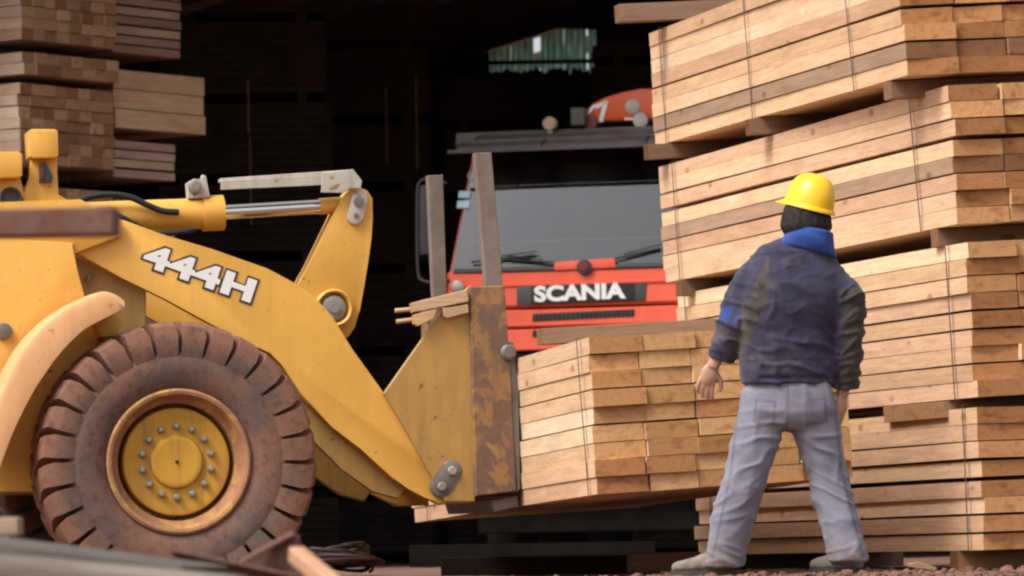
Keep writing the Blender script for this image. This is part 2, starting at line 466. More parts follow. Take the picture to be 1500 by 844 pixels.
def panel_mat():
    m, nt, b = new_mat('green_translucent_sheet')
    out = nt.nodes['Material Output']; nt.nodes.remove(b)
    tc = nd(nt, 'TexCoord')
    n = noise_n(nt, mapped(nt, tc.outputs['Object'], (9, 9, 2)), 1.5, 5, 0.7)
    c = mixc(nt, (0.05, 0.22, 0.16), (0.40, 0.66, 0.56), ramp(nt, n, 0.35, 0.65))
    t = nd(nt, 'BsdfTranslucent'); nt.links.new(c, t.inputs[0])
    d = nd(nt, 'BsdfDiffuse'); nt.links.new(c, d.inputs[0])
    ms = nd(nt, 'MixShader'); ms.inputs[0].default_value = 0.12
    nt.links.new(t.outputs[0], ms.inputs[1]); nt.links.new(d.outputs[0], ms.inputs[2])
    nt.links.new(ms.outputs[0], out.inputs[0])
    return m
M['panel'] = panel_mat()

# ================================================================== SETTING
# ------------------------------------------------------------------ ground
def ground_z(x, y):
    z = 0.0
    dx, dy = (x + 2.6) / 2.6, (y - 23.6) / 2.6          # the loader stands in a shallow rut
    q = dx * dx + dy * dy
    if q < 1.6: z -= 0.075 * max(0.0, 1 - q / 1.6) ** 0.5 if q > 0.9 else 0.075 * (1 - 0.9 / 1.6) ** 0.5
    if 3 < y < 40 and abs(x) < 10:
        z += 0.012 * noise.noise(Vector((x * 1.3, y * 1.3, 0))) + 0.010 * noise.noise(Vector((x * 6, y * 6, 5)))
        z -= 0.006
    return z
xs = [-2500, -600, -150, -50, -20] + [-10 + i * 0.2 for i in range(101)] + [20, 50, 150, 600, 2500]
ys = [-2500, -600, -150, -40, -10] + [2 + i * 0.2 for i in range(190)] + [50, 60, 70, 100, 200, 600, 2500]
gv = [(x, y, ground_z(x, y)) for y in ys for x in xs]
nx = len(xs)
gf = [(j * nx + i, j * nx + i + 1, (j + 1) * nx + i + 1, (j + 1) * nx + i) for j in range(len(ys) - 1) for i in range(nx - 1)]
gm = bpy.data.meshes.new('ground'); gm.from_pydata(gv, [], gf)
for p in gm.polygons: p.use_smooth = True
ground = tag(link('ground', gm, M['ground']), 'red brown trampled dirt yard under the timber stacks', None, None, 'structure')

# gravel and clods on the yard (nobody could count them)
bm = bmesh.new()
rs = random.Random(5)
for k in range(1500):
    y = rs.uniform(14.5, 21.5) if k % 3 else rs.uniform(19, 24)
    x = rs.uniform(-1.5, 3.2) * y / 18
    s = rs.uniform(0.006, 0.022) * (1.6 if rs.random() < 0.12 else 1)
    r = bmesh.ops.create_icosphere(bm, subdivisions=1, radius=1)
    Mx = Matrix.Translation((x, y, ground_z(x, y) + s * 0.3)) @ Matrix.Rotation(rs.uniform(0, 6), 4, 'Z') @ Matrix.Diagonal((s * rs.uniform(.8, 1.6), s, s * rs.uniform(.5, .9), 1))
    bmesh.ops.transform(bm, matrix=Mx, verts=r['verts'])
    for v in r['verts']: v.co += Vector((rs.uniform(-1, 1), rs.uniform(-1, 1), rs.uniform(-1, 1))) * s * 0.2
tag(obj('gravel', bm, M['ground']), 'small reddish clods and pebbles scattered over the dirt', 'gravel', None, 'stuff')

# ------------------------------------------------------------------ shed
SHED_Y0, SHED_Y1 = 36.1, 60.0
RIDGE_X, SLOPE = 4.0, 0.306
def roof_z(x):
    return 6.35 + SLOPE * (RIDGE_X + 0.47) - SLOPE * abs(x - RIDGE_X)
shed = empty('timber_shed', Matrix.Translation((0, 0, 0)), 'large dark open-fronted timber shed behind the truck', 'shed')
XL, XR = -10.0, 13.0
for x0, x1 in ((XL - 0.5, RIDGE_X), (RIDGE_X, XR + 0.5)):
    bm = bmesh.new()
    add_prism(bm, [(x0, roof_z(x0)), (x1, roof_z(x1)), (x1, roof_z(x1) + 0.05), (x0, roof_z(x0) + 0.05)], SHED_Y0, SHED_Y1 + 0.6)
    obj('roof_sheet', bm, M['roof_under'], shed)
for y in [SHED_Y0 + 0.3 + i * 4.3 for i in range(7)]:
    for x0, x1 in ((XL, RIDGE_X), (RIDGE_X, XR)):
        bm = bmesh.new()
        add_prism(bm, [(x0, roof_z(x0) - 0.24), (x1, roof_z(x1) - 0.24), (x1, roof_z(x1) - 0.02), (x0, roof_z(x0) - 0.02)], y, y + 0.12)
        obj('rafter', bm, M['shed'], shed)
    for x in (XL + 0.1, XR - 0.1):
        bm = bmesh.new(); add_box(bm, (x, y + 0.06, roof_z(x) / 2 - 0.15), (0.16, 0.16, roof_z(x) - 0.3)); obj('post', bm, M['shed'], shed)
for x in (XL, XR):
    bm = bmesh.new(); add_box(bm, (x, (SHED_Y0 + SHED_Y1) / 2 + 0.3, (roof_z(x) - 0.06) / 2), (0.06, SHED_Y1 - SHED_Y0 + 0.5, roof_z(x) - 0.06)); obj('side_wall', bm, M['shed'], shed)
def wx(px): return P(px, 400, SHED_Y1).x
def wz(px, py):
    r = ray(px, py); t = SHED_Y1 / r.y
    return (CAM_POS + r * t).z
OX0, OX1, OXM = wx(722), wx(880), wx(818)
OZ = wz(800, 101)
for pts in ([(XL, 0), (OX0, 0), (OX0, roof_z(OX0) - 0.035), (wx(690), roof_z(wx(690)) - 0.03), (wx(689), roof_z(wx(689)) + 0.04), (XL, roof_z(XL) + 0.04)],
            [(OX0, 0), (OX1, 0)] + [(OX1 + (OX0 - OX1) * i / 60, OZ - 0.02 + 0.11 * noise.noise(Vector((i * 0.37, 3.1, 0))) + 0.05 * noise.noise(Vector((i * 0.9, 7.7, 0)))) for i in range(61)],
            [(OX1, 0), (XR, 0), (XR, roof_z(XR) + 0.04), (RIDGE_X, roof_z(RIDGE_X) + 0.04), (OX1, roof_z(OX1) + 0.04)]):
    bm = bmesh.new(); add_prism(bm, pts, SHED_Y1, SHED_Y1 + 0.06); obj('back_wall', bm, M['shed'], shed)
# a lintel closes the right part of the gable opening
bm = bmesh.new(); add_prism(bm, [(wx(812), wz(812, 42)), (OX1, wz(880, 44)), (OX1, roof_z(OX1)), (wx(812), roof_z(wx(812)))], SHED_Y1 - 0.08, SHED_Y1 - 0.002); obj('lintel', bm, M['shed'], shed)
bm = bmesh.new(); add_box(bm, ((OX0 + OX1) / 2, SHED_Y1 - 0.05, wz(760, 92)), (OX1 - OX0, 0.06, 0.05)); obj('rail', bm, M['shed'], shed)
def corrugated(x0, x1, z0, z1f):
    bm = bmesh.new()
    n = max(8, int((x1 - x0) / 0.012)); rows = []
    for i in range(n + 1):
        x = x0 + (x1 - x0) * i / n
        y = SHED_Y1 + 0.14 + 0.022 * math.sin(x * 2 * math.pi / 0.075)
        rows.append((bm.verts.new((x, y, z0)), bm.verts.new((x, y, z1f(x)))))
    for a, b in zip(rows, rows[1:]): bm.faces.new((a[0], b[0], b[1], a[1]))
    o = obj('translucent_sheet', bm, M['panel'], shed)
xw = 0.075
x = OX0 - 0.02
k = 0
while x < OX1:
    w = min(0.30, OX1 + 0.02 - x)
    top = (lambda q: min(roof_z(q) - 0.04, 6.75))
    corrugated(x, x + w - (0.018 if k % 2 else 0.004), OZ - 0.3 if x > OXM else OZ - 0.25, top)
    x += w + (0.07 if x < OXM - 0.31 and x + w > OXM - 0.31 else 0.0); k += 1

for px, y0_, y1_, d in ((363, 118, 196, 46.5), (366, 200, 330, 46.6), (565, 128, 240, 50.5), (609, 110, 250, 50.6), (612, 20, 105, 55.0)):  # thin pale tubes added for light lines from gaps in the wall
    a, b = P(px, y0_, d), P(px, y1_, d)
    bm = bmesh.new(); add_tube(bm, [a, Vector((a.x, a.y, b.z))], 0.010, 6); obj('light_line', bm, M['tan'], shed)

# ------------------------------------------------------------------ timber
MESHC = {}
def board_mesh(L, w, h, mat, var=0):
    key = (round(L, 3), round(w, 3), round(h, 3), mat, var)
    if key not in MESHC:
        bm = bmesh.new()
        if var == 0: add_box(bm, (0, 0, 0), (L, w, h), bevel=min(0.0018, h * 0.1))
        else:                                           # a slightly bowed, unevenly sawn board
            q = random.Random(var * 7 + int(w * 1000))
            by, bz = q.uniform(-1, 1) * 0.004, q.uniform(-1, 1) * 0.0022
            rows = []
            for i in range(6):
                t = i / 5 * 2 - 1
                cy, cz = by * (1 - t * t), bz * (1 - t * t)
                sk = q.uniform(-1, 1) * 0.006 if i in (0, 5) else 0
                rows.append([bm.verts.new((t * L / 2 + sk * sy, cy + sy * w / 2 + q.uniform(-1, 1) * 0.0014, cz + sz * (h / 2 - 0.0006) + q.uniform(-1, 1) * 0.0011)) for sy, sz in ((-1, -1), (1, -1), (1, 1), (-1, 1))])
            for a, b in zip(rows, rows[1:]):
                for k in range(4): bm.faces.new((a[k], a[(k + 1) % 4], b[(k + 1) % 4], b[k]))
            bm.faces.new(rows[0]); bm.faces.new(rows[-1])
        me = mesh_of(bm, 'board'); me.materials.append(M[mat]); MESHC[key] = me
    return MESHC[key]
PALE = [(0.68, 0.46, 0.295), (0.65, 0.43, 0.275), (0.71, 0.50, 0.33), (0.67, 0.445, 0.29), (0.60, 0.385, 0.245), (0.74, 0.54, 0.37), (0.66, 0.44, 0.29)]
CREAM = [(0.74, 0.57, 0.38), (0.71, 0.53, 0.35), (0.76, 0.60, 0.42), (0.66, 0.46, 0.29)]
BROWN = [(0.36, 0.24, 0.17), (0.32, 0.21, 0.16), (0.40, 0.27, 0.19)]
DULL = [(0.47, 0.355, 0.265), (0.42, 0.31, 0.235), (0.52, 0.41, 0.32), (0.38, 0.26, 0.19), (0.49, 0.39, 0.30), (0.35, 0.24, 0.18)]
def jit(c, a, rs):
    f = 1 + rs.uniform(-a, a)
    return (c[0] * f, c[1] * f * (1 + rs.uniform(-a, a) * 0.25), c[2] * f * (1 + rs.uniform(-a, a) * 0.4), 1)
def frame_mat(N, a, tilt=0.0, b_hint=None):
    """X = along the boards, Y = across to the left, Z = up; tilt raises the right side"""
    a = a.normalized()
    left = Vector((0, 0, 1)).cross(a).normalized()
    up = a.cross(left).normalized()
    R = Matrix.Rotation(-tilt, 3, a)
    left, up = R @ left, R @ up
    m = Matrix((a, left, up)).transposed().to_4x4()
    m.translation = N
    return m
def strap_bm(x, W, H, off=0.014, w=0.011, slack=None):
    bm = bmesh.new()
    t = 0.002
    y0, y1, z0, z1 = off, -W - off, -off * 0.4, H + off * 0.6
    def seg(p, q, wd):
        p, q = Vector(p), Vector(q)
        d = (q - p); L = d.length; d.normalize()
        n = Vector((1, 0, 0)).cross(d).normalized()
        c = (p + q) / 2
        Mx = Matrix((Vector((1, 0, 0)), d, n)).transposed().to_4x4(); Mx.translation = c
        add_box(bm, (0, 0, 0), (wd, L + t, t), Mx)
    sx = slack or 0.0
    seg((x, y0, z0), (x + sx, y0, z1), w)
    seg((x + sx, y0, z1), (x, y1, z1), w); seg((x, y1, z1), (x, y1, z0), w); seg((x, y1, z0), (x, y0, z0), w)
    return bm
def bundle(name, label, group, mw, L, cols, layers, bw, bh, pal, rs, dark=None, gap=0.004, straps=(), mat='wood', loose=0.016, cat='timber bundle', layer_gap=None, side=0.009, var=0.10, odd=0.0, oddpal=BROWN):
    root = empty(name, mw, label, cat, group)
    z = 0.0
    for k in range(layers):
        sh = rs.uniform(-1, 1) * side
        yc = 0.0
        ws = [0.95, 0.98, 1.0, 1.02, 1.05][:cols] if cols == 5 else [0.95, 1.0, 1.0, 1.05]
        rs.shuffle(ws)
        for j in range(cols):
            if dark and k in dark: c = rs.choice(BROWN)
            elif odd and rs.random() < odd: c = rs.choice(oddpal)
            else: c = rs.choice(pal)
            dl = rs.choice((0, 0, -0.02, 0.03)) if L > 2 else 0
            wj = bw * ws[j] if 1 < cols < 6 else bw
            o = link('board', board_mesh(L + dl, wj - (0.006 if cols < 6 else 0.003), bh, mat, rs.choice((1, 2, 3, 4)) if L > 2 and cols < 6 else 0), None, root)
            ex = rs.uniform(-1, 1) * loose
            yc -= wj / 2
            o.location = (L / 2 + ex, yc + sh + rs.uniform(-1, 1) * 0.0012, z + bh / 2)
            o.rotation_euler = (rs.uniform(-1, 1) * 0.008, rs.uniform(-1, 1) * 0.0008, rs.uniform(-1, 1) * side / L * 0.9)
            o.color = jit(c, var, rs)
            yc -= wj / 2
        z += bh + (rs.choice((0.2, 0.2, 0.3, 0.8, 2.6)) * gap if mat == 'wood' else gap)
        if layer_gap and k in layer_gap: z += layer_gap[k]
    H = z - gap
    for s in straps:
        s, sl = s if isinstance(s, tuple) else (s, 0.0)
        obj('steel_strap', strap_bm(s * L, cols * bw, H, slack=sl), M['strap'], root)
    return root
def bearer(name, label, group, mw, L, w, h, col, mat='old_wood', cat='bearer'):
    o = link(name, board_mesh(L, w, h, mat))
    o.matrix_world = mw; o.color = (*col, 1)
    return tag(o, label, cat, group)

# ---- the big stack on the right: four bundles
BL = 4.6
def solve_far(N, px, py, L):
    r = ray(px, py); lo, hi = 20.0, 40.0
    for _ in range(50):
        mid = (lo + hi) / 2
        if (CAM_POS + r * mid - N).length < L: lo = mid
        else: hi = mid
    return CAM_POS + r * lo
GR = 'timber bundles of the tall right-hand stack'
rs = random.Random(21)
specs = [
 # label, near corner, depth, far corner, tilt, layers, dark layers, straps, gaps, pal
 ('bottom bundle of the right stack, lowest beside the worker\'s legs', (1440, 806), 22.7, (1022, 813), rad(1.2), 8, (), (0.035, 0.93), {3: 0.012, 5: 0.008}, PALE),
 ('third bundle from the top in the right stack, behind the worker\'s waist', (1428, 582), 22.75, (1002, 622), rad(2.6), 9, (), (0.05, (0.955, 0.01)), {4: 0.012, 1: 0.004, 6: 0.006}, PALE + CREAM),
 ('second bundle from the top in the right stack, behind the yellow helmet', (1403, 328), 22.8, (974, 415), rad(3.0), 8, (3,), ((0.10, 0.03), 0.93), {2: 0.004, 4: 0.014}, PALE),
 ('topmost bundle of the right stack, running out of the picture', (1327, 111), 22.85, (961, 214), rad(3.0), 8, (1,), ((0.17, 0.06), (0.56, 0.03), 0.94), {3: 0.012}, PALE),
]
BND = []
for lab, n, d, f, tilt, lay, dk, st, lg, pal in specs:
    N = P(*n, d); F = solve_far(N, *f, BL)
    mw = frame_mat(N, F - N, tilt)
    BND.append((mw, lay))
    bundle('timber_bundle', lab, GR, mw, BL, 4, lay, 0.262, 0.0775, pal, rs, dk, 0.0035, st, layer_gap=lg, odd=0.0)
# bearers between the bundles: x along the boards, poke out to the left
def put_bearer(label, mw, x, y0, y1, z, h, col, w=0.09):
    m = mw @ Matrix.Translation((x, (y0 + y1) / 2, z)) @ Matrix.Rotation(math.pi / 2, 4, 'Z')
    return bearer('timber_bearer', label, 'bearers of the right-hand stack', m, abs(y1 - y0), w, h, col)
bc = (0.20, 0.125, 0.085)
top = BND[3][0]; sec = BND[2][0]; thi = BND[1][0]; bot = BND[0][0]
put_bearer('brown bearer sticking out left under the far end of the topmost bundle', top, 4.35, 0.13, -1.1, -0.048, 0.085, bc, 0.10)
put_bearer('brown bearer under the middle of the topmost bundle', top, 2.55, 0.05, -1.1, -0.048, 0.085, (0.24, 0.15, 0.10), 0.10)
put_bearer('brown bearer under the near end of the topmost bundle', top, 0.30, 0.0, -1.1, -0.048, 0.085, (0.26, 0.16, 0.11), 0.12)
put_bearer('brown bearer under the far end of the second bundle from the top', sec, 4.3, 0.02, -1.1, -0.048, 0.085, bc, 0.10)
put_bearer('brown bearer under the near end of the second bundle from the top', sec, 0.32, 0.0, -1.1, -0.048, 0.085, (0.24, 0.15, 0.10), 0.10)
put_bearer('thick brown bearer between the two lowest bundles of the right stack', thi, 0.80, 0.02, -1.1, -0.046, 0.08, (0.34, 0.22, 0.14), 0.85)
put_bearer('far bearer between the two lowest bundles of the right stack', thi, 4.2, 0.0, -1.1, -0.046, 0.08, bc, 0.10)
put_bearer('brown bearer on the dirt under the near end of the bottom bundle', bot, 0.40, 0.0, -1.1, -0.05, 0.09, (0.34, 0.20, 0.11), 0.12)
put_bearer('long dark brown bearer on the dirt under the far end of the bottom bundle', bot, 4.3, 0.36, -1.1, -0.055, 0.10, (0.22, 0.13, 0.09), 0.16)
put_bearer('brown bearer lying on the top of the topmost bundle', top, 4.25, 0.27, -1.1, 0.735, 0.10, (0.26, 0.17, 0.12), 0.12)

# ---- timber stack on the left, just under the shed roof
LD = 37.0
la = Vector((-math.cos(rad(38)), math.sin(rad(38)), 0))      # long sides run off to the left
lb = Vector((math.sin(rad(38)), math.cos(rad(38)), 0))       # end-grain side recedes to the right
rs = random.Random(4)
GL = 'timber bundles stacked under the shed on the left'
def left_frame(px, py, d=LD):
    return frame_mat(P(px, py, d), la, 0.0)
BH, BW = 0.085, 0.136
lefts = [(30, 57, 7, 'top bundle of the left stack, end grain facing right, running out of the picture'),
         (34, 108, 2, 'thin two-layer bundle under the top bundle of the left stack'),
         (28, 238, 7, 'mottled bundle of short square ends below the thin one in the left stack'),
         (28, 372, 6, 'low bundle of the left stack just behind the loader arm'),
         (28, 520, 7, 'timber bundle of the left stack directly behind the loader body'),
         (28, 680, 8, 'second lowest bundle of the left stack behind the loader wheel'),
         (28, 838, 8, 'lowest bundle of the left stack behind the loader wheel')]
for px, py, n, lab in lefts:
    mw = left_frame(px, py)
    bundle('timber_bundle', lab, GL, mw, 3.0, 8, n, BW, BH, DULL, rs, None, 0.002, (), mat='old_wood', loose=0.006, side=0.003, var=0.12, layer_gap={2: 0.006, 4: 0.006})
    m = mw @ Matrix.Translation((0.5, -0.54, -0.04)) @ Matrix.Rotation(math.pi / 2, 4, 'Z')
    bearer('timber_bearer', 'bearer under the ' + lab.split(',')[0].split(' below')[0], 'bearers of the left-hand stack', m, 1.04, 0.09, 0.065, (0.13, 0.08, 0.06))
# the column behind it: boards lie along the receding direction
def right_frame(px, py, d):
    # X along lb, Y to the left of it
    return frame_mat(P(px, py, d), lb, 0.0) @ Matrix.Translation((0, 0.9, 0))
LD2 = LD + 1.0
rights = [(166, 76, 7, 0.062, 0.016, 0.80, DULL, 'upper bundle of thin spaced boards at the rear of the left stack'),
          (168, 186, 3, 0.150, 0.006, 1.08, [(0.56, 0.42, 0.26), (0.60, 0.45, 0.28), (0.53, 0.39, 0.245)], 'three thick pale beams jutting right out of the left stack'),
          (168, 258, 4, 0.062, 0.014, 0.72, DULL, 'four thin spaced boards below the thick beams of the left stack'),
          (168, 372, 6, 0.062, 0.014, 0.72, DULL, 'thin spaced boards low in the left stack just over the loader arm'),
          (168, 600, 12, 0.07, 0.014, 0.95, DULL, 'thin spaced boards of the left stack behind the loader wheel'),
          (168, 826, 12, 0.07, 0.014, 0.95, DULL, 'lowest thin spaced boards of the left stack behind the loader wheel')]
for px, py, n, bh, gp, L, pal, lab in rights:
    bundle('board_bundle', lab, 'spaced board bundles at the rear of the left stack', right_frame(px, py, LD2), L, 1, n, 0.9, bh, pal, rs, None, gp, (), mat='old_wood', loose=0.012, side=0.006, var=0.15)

# ---- dark stacks deep inside the shed
rs = random.Random(8)
def dark_stack(label, px, d, wpx, top_py, yaw):
    z1 = P(px, top_py, d).z
    base = P(px, 700, d); base.z = 0
    root = empty('timber_stack', Matrix.Translation(base) @ Matrix.Rotation(yaw, 4, 'Z'), label, 'timber stack', 'dark timber stacks deep in the shed')
    z = 0.0; w = wpx * d / FPX
    while z < z1 - 0.2:
        h = min(rs.uniform(0.6, 0.9), z1 - z)
        bm = bmesh.new()
        ww = w * rs.uniform(0.93, 1.0)
        n = max(2, int(h / 0.09))
        for i in range(n):
            add_box(bm, (rs.uniform(-.01, .01), 0, z + 0.1 + (h - 0.1) * (i + 0.5) / n), (ww, 3.0, (h - 0.1) / n - 0.008))
        for q in (-0.35, 0.35): add_box(bm, (ww * q, 0, z + 0.05), (0.1, 2.9, 0.1))
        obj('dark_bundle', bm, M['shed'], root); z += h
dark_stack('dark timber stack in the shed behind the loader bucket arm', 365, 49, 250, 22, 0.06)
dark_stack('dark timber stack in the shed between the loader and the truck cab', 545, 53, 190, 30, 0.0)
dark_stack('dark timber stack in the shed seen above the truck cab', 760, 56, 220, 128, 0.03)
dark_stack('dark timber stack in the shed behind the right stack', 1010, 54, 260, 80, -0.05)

# ================================================================== WHEEL LOADER
YAW = rad(12.5)
FWD = Vector((math.cos(YAW), math.sin(YAW), 0)); LAT = Vector((-math.sin(YAW), math.cos(YAW), 0))
WR = 0.675
WC = P(263, 676, 23.0)                                   # centre of the near front wheel, outer face
ORG = WC - Vector((0, 0, WR))
LMW = Matrix((FWD, LAT, Vector((0, 0, 1)))).transposed().to_4x4(); LMW.translation = ORG
loader = empty('wheel_loader', LMW, 'yellow wheel loader with a fork carriage carrying a timber load', 'wheel loader')
def LP(px, py, y=0.0):
    r = ray(px, py)
    t = (ORG + LAT * y - CAM_POS).dot(LAT) / r.dot(LAT)
    q = CAM_POS + r * t - ORG
    return (q.dot(FWD), q.z)
def LPS(pts, y): return [LP(px, py, y) for px, py in pts]
def lpart(name, pts, y0, y1, mat, parent=None, bevel=0.008, yref=None, smooth=rad(35)):
    """traced outline at depth y0, extruded back to y1"""
    bm = bmesh.new()
    add_prism(bm, LPS(pts, y0 if yref is None else yref), y0, y1, bevel, 2)
    return obj(name, bm, M[mat], parent or loader, smooth)

# ---- wheels
def lug(bm, t0, dt, side):
    """one shoulder lug, side 0 = outer, 1 = inner"""
    sec = [(0.50, 0.004), (0.54, -0.006), (0.61, -0.006), (0.655, 0.010), (0.676, 0.05), (0.677, 0.21), (0.565, 0.215), (0.53, 0.08)]
    rows = []
    for k in range(4):
        f = k / 3.0
        row = []
        for r, y in sec:
            shrink = 1.0 if r < 0.65 else 0.86
            t = t0 + dt * (0.5 + (f - 0.5) * shrink) + (y * 0.55)
            yy = y if side == 0 else 0.45 - y
            row.append(bm.verts.new((r * math.cos(t), yy, r * math.sin(t))))
        rows.append(row)
    n = len(sec)
    for a, b in zip(rows, rows[1:]):
        for i in range(n): bm.faces.new((a[i], a[(i + 1) % n], b[(i + 1) % n], b[i]))
    bm.faces.new(rows[0]); bm.faces.new(rows[-1])
bm = bmesh.new()
add_lathe(bm, [(0.335, 0.06), (0.36, 0.028), (0.41, 0.006), (0.48, -0.004), (0.515, 0.006), (0.545, 0.045), (0.565, 0.10), (0.572, 0.225), (0.565, 0.35), (0.545, 0.405), (0.515, 0.444), (0.48, 0.454), (0.41, 0.444), (0.36, 0.42), (0.335, 0.39)], 72, closed=True)
NL = 28
for k in range(NL):
    t = 2 * math.pi * k / NL
    lug(bm, t, 2 * math.pi / NL * 0.83, 0); lug(bm, t + math.pi / NL, 2 * math.pi / NL * 0.78, 1)
tyre_me = mesh_of(bm, 'tyre', autosmooth=rad(30)); tyre_me.materials.append(M['tyre'])
bm = bmesh.new()
add_lathe(bm, [(0.350, 0.045), (0.352, 0.018), (0.340, 0.010), (0.326, 0.014), (0.320, 0.04), (0.312, 0.075), (0.304, 0.090), (0.286, 0.105), (0.280, 0.15), (0.276, 0.30), (0.345, 0.40), (0.352, 0.42), (0.352, 0.44)], 72, closed=True)
rim_me = mesh_of(bm, 'rim', autosmooth=rad(35)); rim_me.materials.append(M['rim_ring'])
bm = bmesh.new()
add_lathe(bm, [(0.262, 0.22), (0.262, 0.112), (0.256, 0.102), (0.240, 0.100), (0.215, 0.104), (0.205, 0.106), (0.132, 0.104), (0.124, 0.086), (0.116, 0.082), (0.100, 0.084), (0.02, 0.084), (0.0015, 0.084)], 64)
disc_me = mesh_of(bm, 'disc', autosmooth=rad(35)); disc_me.materials.append(M['rim'])
bm = bmesh.new()
add_lathe(bm, [(0.0185, 0.108), (0.0185, 0.098), (0.0150, 0.094), (0.0145, 0.074), (0.010, 0.064), (0.001, 0.062)], 8)
nut_me = mesh_of(bm, 'nut', autosmooth=rad(25)); nut_me.materials.append(M['steel'])
bm = bmesh.new(); add_lathe(bm, [(0.0085, 0.085), (0.008, 0.076), (0.001, 0.076)], 10)
plug_me = mesh_of(bm, 'plug'); plug_me.materials.append(M['black'])
def wheel(x, y, z, flip=False, rot=0.0):
    r = link('wheel', rim_me, None, loader, (x, y, z))
    r.rotation_euler = (0, rot, math.pi if flip else 0)
    link('tyre', tyre_me, None, r); link('wheel_disc', disc_me, None, r); link('grease_plug', plug_me, None, r)
    for k in range(14):
        t = 2 * math.pi * (k + 0.5) / 14
        link('lug_nut', nut_me, None, r, (0.172 * math.cos(t), 0, 0.172 * math.sin(t)))
wheel(0, 0, WR); wheel(0, 2.25, WR, True)
wheel(-2.6, 0, WR, False, 0.4); wheel(-2.6, 2.25, WR, True, 0.2)

# ---- boom arms (outline traced on the near arm, repeated on the far side)
arm_px = [(112, 348), (180, 322), (240, 344), (311, 365), (393, 394), (432, 415), (460, 434), (489, 466), (517, 513), (561, 574), (598, 626), (635, 679), (662, 690), (690, 706), (690, 737), (640, 738), (624, 727), (598, 716), (572, 700), (529, 658), (487, 626), (440, 579), (415, 537), (397, 515), (361, 504), (325, 483), (293, 466), (240, 437), (180, 408), (112, 372)]
YA = 0.56
arm_xz = LPS(arm_px, YA)
for y in (YA, YA + 1.06):
    bm = bmesh.new(); add_prism(bm, arm_xz, y, y + 0.075, 0.008, 2)
    obj('boom_arm', bm, M['yellow'], loader, rad(35))
# lower doubler plate seen under each arm, cross tube
low = [(395, 505), (440, 560), (500, 615), (560, 672), (600, 705), (588, 722), (550, 712), (505, 678), (465, 640), (425, 585), (392, 530)]
for y in (YA + 0.085, YA + 0.995):
    bm = bmesh.new(); add_prism(bm, [(x, z - 0.03) for x, z in LPS(low, YA)], y, y + 0.05, 0.006); obj('boom_doubler', bm, M['yellow_dull'], loader, rad(35))
bm = bmesh.new()
c = LP(395, 455, YA); add_tube(bm, [(c[0], YA + 0.07, c[1]), (c[0], YA + 1.07, c[1])], 0.085, 20)
obj('cross_tube', bm, M['yellow_dull'], loader, rad(40))
# lettering on the near arm
p0, p1 = Vector(LP(206, 388, YA)), Vector(LP(366, 444, YA))
ang = math.atan2(p1.y - p0.y, p1.x - p0.x); Lw = (p1 - p0).length
def arm_text(name, off, depth, y, mat, grow):
    me = text_mesh('444H', 0.2, 0.0015, off, 0.0, 1.12)
    fit_text(me, Lw + 2 * grow, 0.118 + 2 * grow)
    me.materials.append(M[mat])
    o = link(name, me, None, loader)
    R = Matrix.Rotation(-ang, 4, 'Y') @ Matrix.Rotation(rad(90), 4, 'X')
    o.matrix_local = Matrix.Translation((p0.x, y, p0.y)) @ R @ Matrix.Translation((-grow, -grow, 0))
arm_text('letter_outline', 0.018, 0.001, YA - 0.002, 'letter_edge', 0.011)
arm_text('letters', 0.010, 0.001, YA - 0.006, 'white', 0.0)
# front pin plate at the tip of the near arm
def slot(pa, pb, r, n=10):
    a, b = Vector(pa), Vector(pb); t = math.atan2(b.y - a.y, b.x - a.x)
    out = [(b.x + r * math.cos(t - math.pi / 2 + math.pi * k / n), b.y + r * math.sin(t - math.pi / 2 + math.pi * k / n)) for k in range(n + 1)]
    return out + [(a.x + r * math.cos(t + math.pi / 2 + math.pi * k / n), a.y + r * math.sin(t + math.pi / 2 + math.pi * k / n)) for k in range(n + 1)]
pa, pb = LP(645, 713, YA), LP(660, 690, YA)
bm = bmesh.new(); add_prism(bm, slot(pa, pb, 0.055), YA - 0.035, YA + 0.01, 0.008, 2); pl = obj('pin_plate', bm, M['pin_grey'], loader, rad(35))
for q in (pa, pb):
    bm = bmesh.new(); add_lathe(bm, [(0.024, -0.034), (0.024, -0.052), (0.018, -0.055), (0.001, -0.055)], 8, c=(q[0], YA, q[1])); obj('bolt', bm, M['steel'], pl)
bm = bmesh.new(); c = LP(655, 700, YA); add_tube(bm, [(c[0], YA + 0.06, c[1]), (c[0], YA + 1.2, c[1])], 0.05, 16); obj('lower_pin', bm, M['pin_grey'], loader, rad(40))

# ---- bellcrank between the arms
YB = 1.02
crank_px = [(505, 286), (514, 277), (526, 274), (538, 279), (546, 291), (546, 320), (544, 350), (539, 385), (533, 422), (527, 455), (520, 479), (512, 492), (500, 500), (486, 500), (470, 490), (440, 450), (428, 430), (436, 418), (452, 390), (471, 351), (490, 312)]
for y in (YB, YB + 0.14):
    bm = bmesh.new(); add_prism(bm, LPS(crank_px, YB), y, y + 0.045, 0.007, 2); obj('bellcrank_plate', bm, M['yellow'], loader, rad(35))
ct = LP(487, 452, YB)
bm = bmesh.new(); add_lathe(bm, [(0.095, 0.0), (0.098, -0.05), (0.088, -0.058), (0.078, -0.05), (0.074, -0.012), (0.03, -0.010)], 32, c=(ct[0], YB, ct[1])); obj('pivot_boss', bm, M['yellow'], loader, rad(35))
bm = bmesh.new(); add_lathe(bm, [(0.062, -0.005), (0.062, -0.045), (0.052, -0.05), (0.028, -0.05), (0.026, -0.062), (0.001, -0.062)], 24, c=(ct[0], YB, ct[1])); obj('pivot_pin', bm, M['steel'], loader, rad(35))
cp = LP(524, 296, YB)
bm = bmesh.new(); add_prism(bm, slot(LP(519, 318, YB), LP(526, 290, YB), 0.040), YB - 0.025, YB + 0.005, 0.006, 2); kp = obj('keeper_plate', bm, M['galv'], loader, rad(35))
